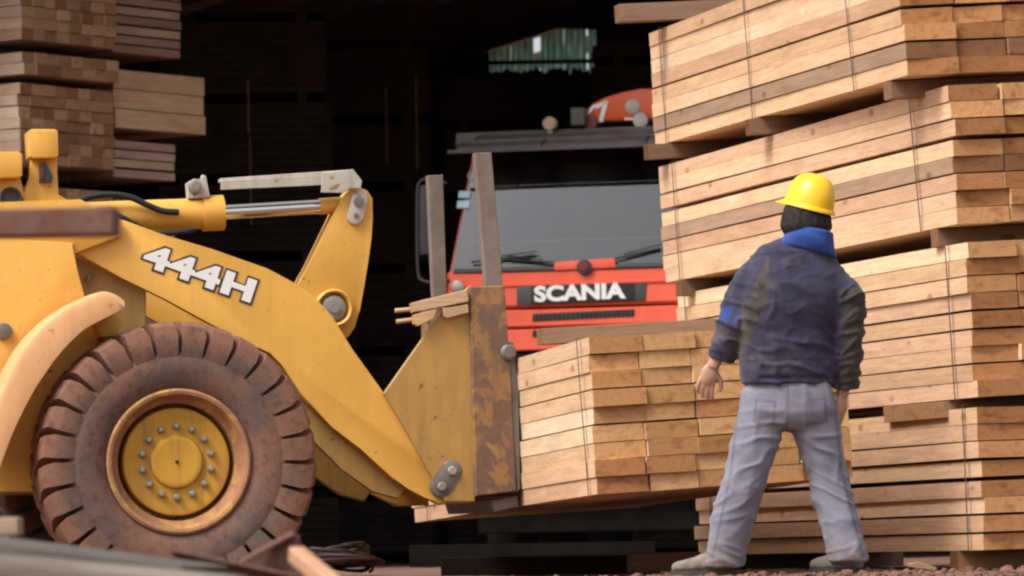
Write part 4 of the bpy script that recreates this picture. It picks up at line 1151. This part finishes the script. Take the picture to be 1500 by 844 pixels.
# ================================================================== WORKER
DP = 21.4
foot = P(1150, 838, DP)
PB = Vector((foot.x, foot.y, 0.0))
person = empty('person', Matrix.Translation(PB), 'worker in navy jacket, grey trousers and yellow helmet seen from behind', 'person')
def Q(px, py, dd=0.0): return P(px, py, DP + dd) - PB
PXM = FPX / DP                                     # pixels per metre at the worker
def ring(px, py, hw, hd, dd=0.0, yaw=0.0, roll=0.0):
    """horizontal ring: half width in px, half depth in m"""
    c = Q(px, py, dd); w = hw / PXM
    u = Vector((math.cos(yaw) * math.cos(roll), math.sin(yaw), math.sin(roll))) * w
    v = Vector((-math.sin(yaw), math.cos(yaw), 0)) * hd
    return (c, u, v)
def limb_rings(pts, rads, flat=1.0):
    fr = frames(pts)
    return [(p, u * r, v * r * flat) for (p, u, v), r in zip(fr, rads)]
def fnoise(x, y, z): return noise.noise(Vector((x, y, z)))
def ridge(n): return 1 - abs(n) * 2.2
def crease(n): return max(0.0, 1 - abs(n) * 3.2) ** 1.6

# ---- body under the clothes: one continuous skin
bm = bmesh.new()
add_loft(bm, [ring(1185, 345, 17, 0.055, 0.0), ring(1184, 325, 17, 0.058, 0.0), ring(1184, 305, 18, 0.06, 0)], 20)
hc = Q(1183, 300, 0.02)
hd_dir = (Vector((-0.62, 0.74, 0.22))).normalized()      # looks away, to the left, slightly up
hd_side = Vector((0, 0, 1)).cross(hd_dir).normalized(); hd_up = hd_dir.cross(hd_side).normalized()
HR = Matrix((hd_dir, hd_side, hd_up)).transposed()
add_ell(bm, hc + hd_up * 0.02, (0.098, 0.076, 0.105), HR)
add_ell(bm, hc + hd_dir * 0.035 - hd_up * 0.055, (0.060, 0.055, 0.060), HR)       # jaw
add_ell(bm, hc + hd_dir * 0.095 - hd_up * 0.015, (0.020, 0.012, 0.024), HR)       # nose
add_ell(bm, hc + hd_dir * 0.080 - hd_up * 0.060, (0.016, 0.024, 0.010), HR)       # lips
add_ell(bm, hc + hd_dir * 0.075 - hd_up * 0.092, (0.020, 0.022, 0.016), HR)       # chin
for s in (-1, 1):
    add_ell(bm, hc + hd_side * s * 0.078 - hd_up * 0.01 - hd_dir * 0.005, (0.020, 0.008, 0.032), HR)   # ears
    add_ell(bm, hc + hd_side * s * 0.032 + hd_dir * 0.080 + hd_up * 0.022, (0.014, 0.020, 0.010), HR)  # brow
add_loft(bm, [ring(1153, 590, 52, 0.085), ring(1153, 560, 52, 0.09), ring(1155, 500, 48, 0.085), ring(1162, 440, 55, 0.095), ring(1168, 400, 52, 0.09), ring(1180, 360, 26, 0.06), ring(1184, 335, 15, 0.045)], 24)
# legs
LEG_L = [Q(1120, 585, 0.0), Q(1103, 680, 0.0), Q(1075, 760, 0.02), Q(1060, 815, 0.05)]
LEG_R = [Q(1186, 585, 0.02), Q(1205, 675, 0.05), Q(1230, 755, 0.02), Q(1245, 812, 0.0)]
for L_ in (LEG_L, LEG_R): add_loft(bm, limb_rings(L_, [0.078, 0.058, 0.05, 0.04]), 16)
# arms
ARM_L = [Q(1112, 395, 0.0), Q(1080, 440, 0.0), Q(1066, 482, 0.02), Q(1052, 520, 0.05), Q(1044, 538, 0.06)]
ARM_R = [Q(1228, 405, 0.02), Q(1242, 450, 0.0), Q(1243, 500, -0.01), Q(1238, 550, 0.03), Q(1234, 580, 0.05)]
for A_ in (ARM_L, ARM_R): add_loft(bm, limb_rings(A_, [0.05, 0.042, 0.04, 0.032, 0.028]), 14)
# hands: palm and five fingers each
def hand(wrist, palm_dir, side_dir, curl_dir, thumb_sign):
    d, s, c = palm_dir.normalized(), side_dir.normalized(), curl_dir.normalized()
    R_ = Matrix((d, s, d.cross(s).normalized())).transposed()
    add_ell(bm, wrist + d * 0.050, (0.056, 0.043, 0.019), R_)
    for k, (off, ln_) in enumerate(((-0.030, 0.062), (-0.010, 0.074), (0.010, 0.078), (0.029, 0.070))):
        p = wrist + d * 0.085 + s * off
        spread = s * (off * 0.35)
        pts = [p - d * 0.02, p + d * ln_ * 0.35 + spread * 0.4 + c * 0.004, p + d * ln_ * 0.70 + spread * 0.8 + c * 0.016, p + d * ln_ * 0.96 + spread + c * 0.034]
        add_tube(bm, pts, [0.0105, 0.0100, 0.0092, 0.0072], 10)
    p = wrist + d * 0.030 + s * thumb_sign * 0.034
    add_tube(bm, [p - s * thumb_sign * 0.014, p + d * 0.026 + s * thumb_sign * 0.020 + c * 0.008, p + d * 0.054 + s * thumb_sign * 0.026 + c * 0.016, p + d * 0.074 + s * thumb_sign * 0.024 + c * 0.022], [0.014, 0.0125, 0.011, 0.008], 10)
wl_ = Q(1045, 534, 0.06)
hand(wl_, Vector((-0.38, 0.1, -0.92)), Vector((0.92, 0.15, -0.38)), Vector((0.5, 0.6, -0.2)), 1)
wr_ = Q(1234, 577, 0.05)
hand(wr_, Vector((-0.16, 0.05, -0.98)), Vector((0.55, 0.83, -0.05)), Vector((-0.75, 0.5, -0.1)), 1)
body_me = remeshed(bm, 0.0052, 3, 0.4)
link('body', body_me, M['skin'], person)
for s in (-1, 1):
    bm = bmesh.new(); add_ell(bm, hc + hd_side * s * 0.033 + hd_dir * 0.083 + hd_up * 0.008, (0.009, 0.012, 0.008), HR, 12); obj('eye', bm, M['white'], person, rad(60))
# ---- hair
bm = bmesh.new()
add_ell(bm, hc + hd_up * 0.012 - hd_dir * 0.016, (0.100, 0.090, 0.10), HR)
add_loft(bm, [ring(1182, 300, 32, 0.096, 0.0), ring(1181, 316, 36, 0.106, 0.0), ring(1181, 332, 38, 0.110, 0.0), ring(1181, 344, 32, 0.10, 0.0)], 24)
hm = remeshed(bm, 0.008, 3)
cut = hc + hd_dir * 0.05
displace(hm, lambda p, n: 0.006 * fnoise(p.x * 60, p.y * 60, p.z * 18) + (-0.05 if (p - cut).dot(hd_dir) > 0 and p.z < hc.z + 0.05 else 0))
hat_u0 = Vector((0.27, -0.10, 1)).normalized(); hb0 = Q(1184, 303, 0.01)
for v in hm.vertices:
    h = (v.co - hb0).dot(hat_u0)
    if h > -0.012:                                   # tucked up into the helmet
        ax = hb0 + hat_u0 * h
        v.co = ax + (v.co - ax) * 0.86 - hat_u0 * max(0, h - 0.02)
link('hair', hm, M['hair'], person)
# ---- trousers
bm = bmesh.new()
add_loft(bm, [ring(1153, 548, 58, 0.105), ring(1153, 575, 70, 0.128), ring(1154, 605, 73, 0.135), ring(1152, 620, 70, 0.115), ring(1152, 630, 54, 0.08)], 30)
tl_rings = [(Q(1117, 600, 0.0), 0.112, 0.112), (Q(1110, 640, 0.0), 0.110, 0.112), (Q(1094, 690, 0.0), 0.102, 0.102), (Q(1081, 735, 0.01), 0.102, 0.10), (Q(1070, 780, 0.03), 0.098, 0.098), (Q(1063, 812, 0.045), 0.092, 0.098), (Q(1059, 831, 0.05), 0.093, 0.102)]
tr_rings = [(Q(1188, 600, 0.02), 0.112, 0.112), (Q(1198, 640, 0.03), 0.108, 0.110), (Q(1212, 690, 0.05), 0.094, 0.100), (Q(1222, 735, 0.04), 0.092, 0.096), (Q(1233, 780, 0.02), 0.090, 0.094), (Q(1241, 808, 0.0), 0.090, 0.098), (Q(1243, 824, 0.0), 0.091, 0.102)]
for R_ in (tl_rings, tr_rings):
    add_loft(bm, [(c, Vector((w, 0, 0)), Vector((0, h, 0))) for c, w, h in R_], 24)
tm = remeshed(bm, 0.008, 12, 0.5)
zk = Q(1100, 735).z; zc = Q(1150, 640).z; zh = Q(1100, 820).z
def trouser_fold(p, n):
    a = 0.0
    side = 1 if p.x > Q(1150, 640).x else -1
    # diagonal pulls from the crotch, knee creases, stacked hem folds
    wc = math.exp(-((p.z - zc + 0.05) / 0.16) ** 2)
    a += wc * 0.010 * crease(fnoise(p.x * 5 + side * p.z * 9, p.y * 4, p.z * 9 - side * p.x * 4))
    wk = math.exp(-((p.z - zk) / 0.13) ** 2)
    a += wk * 0.010 * crease(fnoise(p.x * 5 + 3, p.y * 4, p.z * 17 + side * p.x * 9))
    wh = math.exp(-((p.z - zh) / 0.09) ** 2)
    a += wh * 0.009 * crease(fnoise(p.x * 8, p.y * 7 + 4, p.z * 24 - side * p.x * 10))
    a += 0.003 * fnoise(p.x * 12, p.y * 12, p.z * 7)
    a += 0.006 * crease(fnoise(p.x * 8 + 7, p.y * 6, p.z * 3))
    return a - 0.004
displace(tm, trouser_fold)
ta = tm.color_attributes.new('cloth', 'FLOAT_COLOR', 'POINT')
GREY = Vector((0.262, 0.262, 0.33))
seams = [((1178, 588), (1206, 585)), ((1178, 588), (1180, 622)), ((1206, 585), (1209, 619)), ((1180, 622), (1209, 619)), ((1106, 588), (1133, 590)), ((1106, 588), (1103, 620)), ((1133, 590), (1131, 623)), ((1103, 620), (1131, 623)),
         ((1152, 560), (1150, 640)), ((1219, 560), (1232, 690)), ((1232, 690), (1262, 815)), ((1084, 566), (1070, 690)), ((1070, 690), (1043, 820))]
seams = [(Q(*a), Q(*b)) for a, b in seams]
for v in tm.vertices:
    p = v.co; k = 0.0
    if v.normal.y < 0.25:
        for a, b in seams:
            ab = Vector((b.x - a.x, 0, b.z - a.z)); ap = Vector((p.x - a.x, 0, p.z - a.z))
            t = max(0, min(1, ap.dot(ab) / ab.length_squared)); d = (ap - ab * t).length
            k = max(k, math.exp(-(d / 0.0055) ** 2))
    c_ = GREY * (1 - 0.38 * k)
    mud = max(0.0, 1 - (p.z - 0.03) / 0.16) * (0.5 + 0.9 * fnoise(p.x * 14, p.y * 14, p.z * 14))
    c_ = c_.lerp(Vector((0.26, 0.17, 0.13)), max(0, min(0.6, mud)))
    ta.data[v.index].color = (*c_, 1)
link('trousers', tm, M['trousers'], person)
# back pocket and belt line
# ---- jacket
bm = bmesh.new()
yw = rad(8)
add_loft(bm, [ring(1153, 564, 69, 0.135, 0, yw), ring(1153, 548, 73, 0.14, 0, yw), ring(1152, 520, 71, 0.14, 0, yw), ring(1154, 485, 71, 0.145, 0, yw), ring(1160, 450, 79, 0.155, -0.01, yw), ring(1166, 420, 80, 0.150, -0.01, yw, rad(-7)), ring(1167, 396, 74, 0.140, 0, yw, rad(-11)), ring(1169, 373, 60, 0.115, 0, yw, rad(-14)), ring(1177, 357, 40, 0.085, 0, yw, rad(-12)), ring(1183, 346, 28, 0.06, 0, yw, rad(-4))], 34)
# sleeves; the right one has a bagged-out fold behind the elbow
sl = [Q(1120, 392, 0.0), Q(1096, 415, 0.0), Q(1083, 445, 0.0), Q(1073, 478, 0.01), Q(1062, 508, 0.04), Q(1055, 528, 0.055)]
add_loft(bm, limb_rings(sl, [0.078, 0.075, 0.074, 0.072, 0.068, 0.060], 1.05), 22)
sr = [Q(1210, 412, 0.0), Q(1232, 432, -0.02), Q(1243, 456, -0.03), Q(1243, 490, -0.02), Q(1240, 530, 0.01), Q(1238, 566, 0.04)]
add_loft(bm, limb_rings(sr, [0.085, 0.088, 0.075, 0.066, 0.064, 0.056], 1.1), 22)
add_ell(bm, Q(1250, 434, -0.05), (0.055, 0.075, 0.06))
jm = remeshed(bm, 0.008, 8, 0.5)
ze = Q(1073, 470).z; zw = Q(1150, 520).z; zhm = Q(1150, 556).z
xl_, xr_ = Q(1108, 450).x, Q(1226, 450).x
def jacket_fold(p, n):
    a = 0.0
    if p.x < xl_ + 0.0 and p.z < Q(0, 395).z:                       # left sleeve
        a += 0.011 * crease(fnoise(p.x * 6, p.y * 5, p.z * 18 + p.x * 10)) * (0.4 + math.exp(-((p.z - ze) / 0.12) ** 2))
    elif p.x > xr_ and p.z < Q(0, 440).z:
        a += 0.013 * crease(fnoise(p.x * 6 + 9, p.y * 5, p.z * 19 - p.x * 8))
    else:                                                            # back: long diagonal drags, bunching above the hem
        a += 0.012 * crease(fnoise(p.x * 5.5 + p.z * 4.5, p.y * 3, p.z * 4.0 - p.x * 3 + 2)) * 0.8
        a += 0.004 * crease(fnoise(p.x * 11 - p.z * 7, p.y * 3, p.z * 12 + p.x * 5))
        a += 0.014 * math.exp(-((p.z - zw) / 0.12) ** 2) * crease(fnoise(p.x * 3.5 + 4, p.y * 3, p.z * 16 + p.x * 5))
        a -= 0.010 * math.exp(-((p.z - zhm) / 0.012) ** 2)
    a += 0.003 * fnoise(p.x * 14, p.y * 14, p.z * 14)
    return a - 0.006
displace(jm, jacket_fold)
# cloth panels: navy body, grey-olive worn panels on sleeve and shoulder, blue flash on the left upper sleeve
ca = jm.color_attributes.new('cloth', 'FLOAT_COLOR', 'POINT')
NAVY, OLIVE, BLUE, DUSTY = Vector((0.058, 0.055, 0.098)), Vector((0.090, 0.080, 0.060)), Vector((0.035, 0.085, 0.36)), Vector((0.115, 0.105, 0.085))
def smooth(a, b, x):
    t = max(0.0, min(1.0, (x - a) / (b - a))); return t * t * (3 - 2 * t)
def to_px(p):
    q = CAM_R.transposed() @ (p + PB - CAM_POS)
    return 750 + FPX * q.x / -q.z, 422 - FPX * q.y / -q.z
s0, s1 = Q(1122, 378), Q(1060, 520)
for v in jm.vertices:
    p = v.co
    w = fnoise(p.x * 9, p.y * 9, p.z * 9) * 0.02
    col = NAVY.copy()
    # distance of the point from the seam running down the inside of the left sleeve
    t = (p - s0).dot(s1 - s0) / (s1 - s0).length_squared
    off = ((p - s0) - (s1 - s0) * t)
    if p.z < Q(0, 372).z and p.x < xl_ + 0.05:
        k = smooth(-0.015, 0.015, off.x + w) * smooth(0.085, 0.06, off.x)
        col = col.lerp(OLIVE, k * 0.85)
        col = col.lerp(DUSTY, k * smooth(0.2, 0.0, abs(t - 0.02)) * 0.6)
        kb = smooth(0.006, -0.012, off.x + w * 0.5) * smooth(0.12, 0.07, abs(t - 0.62)) * (1 if fnoise(p.x * 30, p.y * 9, p.z * 26) > 0.02 else 0.10)
        col = col.lerp(BLUE, kb)
    if p.x > xr_ and p.z < Q(0, 446).z:
        k = smooth(0.0, 0.03, p.x - xr_ + w)
        col = col.lerp(OLIVE * 0.8, k * 0.9)
    seam = math.exp(-((p.z - Q(0, 392).z - 0.03 * (p.x - Q(1165, 0).x)) / 0.006) ** 2) if (p.y < Q(1160, 450).y and xl_ < p.x < xr_) else 0
    hemb = math.exp(-((p.z - Q(0, 549).z) / 0.006) ** 2) if xl_ - 0.08 < p.x < xr_ else 0
    col = col * (1 - 0.55 * max(seam, hemb))
    ca.data[v.index].color = (*col, 1)
link('jacket', jm, M['jacket'], person)
# ---- collar
bm = bmesh.new()
add_loft(bm, [ring(1180, 368, 46, 0.10, -0.008, yw, rad(-14)), ring(1184, 357, 40, 0.110, -0.012, yw, rad(-14)), ring(1189, 346, 33, 0.108, -0.010, yw, rad(-14)), ring(1192, 338, 27, 0.100, -0.008, yw, rad(-12))], 30)
cm = remeshed(bm, 0.007, 3)
displace(cm, lambda p, n: 0.008 * ridge(fnoise(p.x * 7 + p.z * 6, p.y * 5, p.z * 16)) - 0.002)
link('collar', cm, M['collar'], person)
# ---- shoes
def shoe(heel, toe_dir, L_, name='shoe'):
    d = toe_dir.normalized(); s = Vector((0, 0, 1)).cross(d).normalized()
    heel = heel.copy(); heel.z = 0
    bm = bmesh.new()
    def r_(t, w, h, z): return (heel + d * (t * L_) + Vector((0, 0, z)), s * w, Vector((0, 0, h)))
    add_loft(bm, [r_(0.0, 0.026, 0.034, 0.060), r_(0.06, 0.038, 0.046, 0.065), r_(0.22, 0.042, 0.052, 0.070), r_(0.42, 0.043, 0.046, 0.064), r_(0.62, 0.050, 0.035, 0.052), r_(0.82, 0.051, 0.028, 0.046), r_(0.95, 0.038, 0.022, 0.041), r_(1.0, 0.018, 0.013, 0.038)], 22, 2.6)
    add_loft(bm, [(heel + d * 0.05 * L_ + Vector((0, 0, 0.08)), s * 0.040, d * 0.045), (heel + d * 0.17 * L_ + Vector((0, 0, 0.135)), s * 0.042, d * 0.055)], 20)
    me = remeshed(bm, 0.007, 4)
    displace(me, lambda p, n: 0.003 * fnoise(p.x * 30, p.y * 30, p.z * 30))
    o = link(name, me, M['shoe'], person)
    bm = bmesh.new()
    prof = [(0, 0.030), (0.05, 0.038), (0.2, 0.040), (0.45, 0.042), (0.65, 0.052), (0.85, 0.050), (0.96, 0.036), (1.02, 0.012)]
    outl = [heel + d * (t * L_) + s * w for t, w in prof] + [heel + d * (t * L_) - s * w for t, w in prof[::-1]]
    lo = [bm.verts.new(p + Vector((0, 0, 0.002))) for p in outl]; hi = [bm.verts.new(p + Vector((0, 0, 0.026))) for p in outl]
    bm.faces.new(lo[::-1]); bm.faces.new(hi)
    for i in range(len(lo)): bm.faces.new((lo[i], lo[(i + 1) % len(lo)], hi[(i + 1) % len(lo)], hi[i]))
    obj('sole', bm, M['sole'], o)
shoe(Q(1076, 838, 0.05), Vector((-0.95, 0.28, 0)), 0.29)
shoe(Q(1262, 836, 0.0), Vector((-0.72, 0.70, 0)), 0.29)
# ---- hard hat
hb = Q(1184, 303, 0.01)
hat_up = Vector((0.27, -0.10, 1)).normalized()
hat_f = (hd_dir - hat_up * hd_dir.dot(hat_up)).normalized(); hat_s = hat_up.cross(hat_f).normalized()
HM = Matrix((hat_f, hat_s, hat_up)).transposed()
bm = bmesh.new()
NS, rows = 48, []
for k in range(15):
    f = k / 14
    t = f * math.pi / 2
    z = 0.148 * math.sin(t) ** 0.95; rr = math.cos(t) ** 0.62 if k < 14 else 0.02
    row = []
    for i in range(NS):
        a = 2 * math.pi * i / NS
        rx, ry = 0.122 * rr, 0.104 * rr
        rib = 0.004 * math.exp(-(math.sin(a) * 0.104 * rr / 0.018) ** 2) * (1 if f > 0.15 else f / 0.15)
        row.append(bm.verts.new(hb + HM @ Vector((rx * math.cos(a), ry * math.sin(a), z + rib))))
    rows.append(row)
for a, b in zip(rows, rows[1:]):
    for i in range(NS): bm.faces.new((a[i], a[(i + 1) % NS], b[(i + 1) % NS], b[i]))
bm.faces.new(rows[-1])
hat = obj('hard_hat', bm, M['hat'], person, rad(50))
bm = bmesh.new()
rows = []
for off, z in ((0.000, 0.010), (0.010, 0.002), (1.0, -0.006), (1.0, -0.011), (0.010, -0.006), (-0.004, -0.002)):
    row = []
    for i in range(NS):
        a = 2 * math.pi * i / NS
        w = 0.013 + 0.036 * max(0, math.cos(a)) ** 2
        e = off if off < 0.5 else w
        row.append(bm.verts.new(hb + HM @ Vector(((0.122 + e) * math.cos(a), (0.104 + e) * math.sin(a), z - (0.006 * max(0, math.cos(a)) if off > 0.5 else 0)))))
    rows.append(row)
for a, b in zip(rows, rows[1:] + rows[:1]):
    for i in range(NS): bm.faces.new((a[i], a[(i + 1) % NS], b[(i + 1) % NS], b[i]))
obj('hat_brim', bm, M['hat'], hat, rad(50))

# ================================================================== FOREGROUND AND LOOSE BITS
M['rust_steel'] = paint_mat('rusty_steel', (0.15, 0.075, 0.055), rust=(0.10, 0.04, 0.028), amount=0.5, speck=0.6, rough=0.8, dirt=(0.2, 0.11, 0.085), dirt_amt=0.6)
M['grey_plank'] = wood_mat('grey_plank_wood', (0.8, 0.75, 0.7), 0.6)
def slab(name, label, A, B, w, h, mat, col=None, cat='plank', group=None, roll=0.0, bevel=0.004):
    """a bar from A to B"""
    d = (B - A); L = d.length; d.normalize()
    s = Vector((0, 0, 1)).cross(d).normalized(); u = d.cross(s)
    m = Matrix((d, s, u)).transposed().to_4x4() @ Matrix.Rotation(roll, 4, 'X'); m.translation = (A + B) / 2
    bm = bmesh.new(); add_box(bm, (0, 0, 0), (L, w, h), bevel=bevel)
    o = obj(name, bm, M[mat]); o.matrix_world = m
    if col: o.color = (*col, 1)
    return tag(o, label, cat, group)
# out-of-focus rusty beam end at the left edge, on trestles beside the frame
FD = 9.5
A, B = P(172, 325, FD), P(-800, 345, FD + 0.1)
bx_ = slab('steel_beam', 'blurred rusty brown beam end jutting in at the left edge', A, B, 0.09, 0.055, 'rust_steel', None, 'beam')
for k, px in enumerate((-220, -640)):
    q = P(px, 330 + 0.0206 * -px, FD); q.z -= 0.03
    root = empty('saw_trestle', Matrix.Translation((q.x, q.y, 0)), ('near' if k == 0 else 'far') + ' wooden trestle outside the left edge carrying the rusty beam', 'trestle', 'trestles under the rusty beam')
    zt_ = q.z - 0.03
    bm = bmesh.new(); add_box(bm, (0, 0, zt_ - 0.035), (0.07, 0.5, 0.07), bevel=0.004); t_ = obj('top_rail', bm, M['old_wood'], root); t_.color = (0.3, 0.22, 0.15, 1)
    for sx in (-1, 1):
        for sy in (-1, 1):
            bm = bmesh.new(); add_tube(bm, [(sx * 0.03, sy * 0.2, zt_ - 0.07), (sx * 0.14, sy * 0.24, 0.0)], 0.028, 4); o = obj('leg', bm, M['old_wood'], root); o.color = (0.3, 0.22, 0.15, 1)
# foreground pile bottom left
GP = 'boards of the blurred foreground pile'
slab('plank', 'upper grey weathered plank in the blurred foreground pile', P(-160, 782, 10.4), P(300, 842, 9.9), 0.16, 0.036, 'grey_plank', (0.13, 0.115, 0.105), 'plank', GP)
slab('plank', 'lower pale-edged grey plank in the blurred foreground pile', P(-140, 812, 9.9), P(330, 858, 9.4), 0.15, 0.034, 'grey_plank', (0.24, 0.205, 0.18), 'plank', GP)
slab('plank', 'dark brown plank underneath the grey planks of the foreground pile', P(-140, 846, 9.6), P(380, 880, 9.2), 0.18, 0.05, 'grey_plank', (0.13, 0.10, 0.085), 'plank', GP)
slab('timber_block', 'pale squared block end at the left edge of the foreground pile', P(-60, 774, 10.9), P(31, 771, 10.9), 0.10, 0.042, 'old_wood', (0.36, 0.27, 0.19), 'block')
for k, (px, py, d) in enumerate(((-40, 815, 10.8), (120, 850, 10.1), (260, 876, 9.6))):
    q = P(px, py, d); zz = q.z - 0.02
    slab('timber_block', ('left', 'middle', 'right')[k] + ' support block under the foreground planks', Vector((q.x - 0.1, q.y, zz / 2)), Vector((q.x + 0.1, q.y, zz / 2)), 0.3, max(0.03, zz), 'old_wood', (0.16, 0.11, 0.08), 'block')
# rusty angle irons and plate
GA = 'rusty steel scraps in the foreground pile'
bm = bmesh.new()
def world_prism(name, label, px_pts, d, th, mat, cat, group=None, col=None):
    c = sum((P(a, b, d) for a, b in px_pts), Vector()) / len(px_pts)
    bm = bmesh.new(); add_prism(bm, [((P(a, b, d) - c).x, (P(a, b, d) - c).z) for a, b in px_pts], -th / 2, th / 2, 0.003)
    o = obj(name, bm, M[mat]); o.location = c
    if col: o.color = (*col, 1)
    return tag(o, label, cat, group)
world_prism('steel_angle', 'long rusty steel angle lying in the foreground below the loader wheel', [(248, 806), (265, 810), (400, 836), (470, 856), (470, 900), (330, 900), (262, 838)], 10.2, 0.012, 'rust_steel', 'steel scrap', GA)
slab('steel_strip', 'flat top flange of the rusty angle in the foreground', P(250, 806, 10.2), P(440, 846, 10.2), 0.07, 0.008, 'rust_steel', None, 'steel scrap', GA)
world_prism('steel_gusset', 'upright triangular rusty gusset plate in front of the loader wheel', [(352, 828), (425, 782), (438, 784), (442, 812), (446, 880), (352, 880)], 10.35, 0.010, 'rust_steel', 'steel scrap', GA)
slab('steel_strip', 'bent rusty edge strip along the triangular gusset', P(352, 824, 10.3), P(430, 781, 10.35), 0.03, 0.010, 'rust_steel', None, 'steel scrap', GA)
slab('timber_stake', 'pale peach stick leaning in the foreground beside the rusty gusset', P(434, 812, 10.0), P(520, 884, 9.6), 0.036, 0.034, 'old_wood', (0.62, 0.36, 0.22), 'stick')
# coil of dark cables behind the tyre
cc = P(497, 826, 26.5)
bm = bmesh.new(); rs = random.Random(3)
for k in range(22):
    R0 = rs.uniform(0.10, 0.215); tx, ty = rs.uniform(-.35, .35), rs.uniform(-.5, .1)
    off = Vector((rs.uniform(-.06, .06), rs.uniform(-.1, .1), 0)); lift = max(0.012, 0.15 * (1 - R0 / 0.23) + rs.uniform(0.0, 0.05))
    a0 = rs.uniform(0, 6.28); sp = rs.uniform(4.0, 6.2)
    pts = []
    for i in range(25):
        t = a0 + i / 24 * sp
        p = Vector((cc.x, cc.y, 0)) + off + Vector((R0 * math.cos(t), R0 * 0.8 * math.sin(t), lift + R0 * (tx * math.cos(t) + ty * math.sin(t)) * 0.6 + 0.03))
        p.z = max(p.z, 0.012); pts.append(p)
    add_tube(bm, pts, rs.choice((0.008, 0.011, 0.013)), 6)
o = obj('cable_heap', bm, plain_mat('dark_red_cable', (0.035, 0.012, 0.010), 0.6, 0, 0.9, 5), None, rad(60)); tag(o, 'tangled heap of dark red cables on the ground behind the loader tyre', 'cables')
# dark timbers lying on the ground under the load
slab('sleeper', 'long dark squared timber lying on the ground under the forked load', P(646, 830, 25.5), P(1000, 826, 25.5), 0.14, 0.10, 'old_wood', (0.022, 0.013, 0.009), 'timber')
slab('sleeper', 'second shade-darkened timber lying behind the long one under the forked load', P(600, 818, 36.5), P(960, 812, 36.5), 0.2, 0.2, 'shade_black', None, 'timber')
slab('timber_offcut', 'short brown timber on the ground by the worker\'s left shoe', P(918, 825, 24.9), P(1026, 822, 24.9), 0.12, 0.10, 'old_wood', (0.20, 0.12, 0.085), 'timber')
# broken splinter by the bottom bearer
world_prism('wood_splinter', 'pale broken splinter on the dirt beside the bottom bundle', [(1328, 826), (1345, 823), (1372, 832), (1370, 837), (1345, 832), (1330, 831)], 22.2, 0.05, 'wood', 'splinter', None, (0.5, 0.33, 0.2))
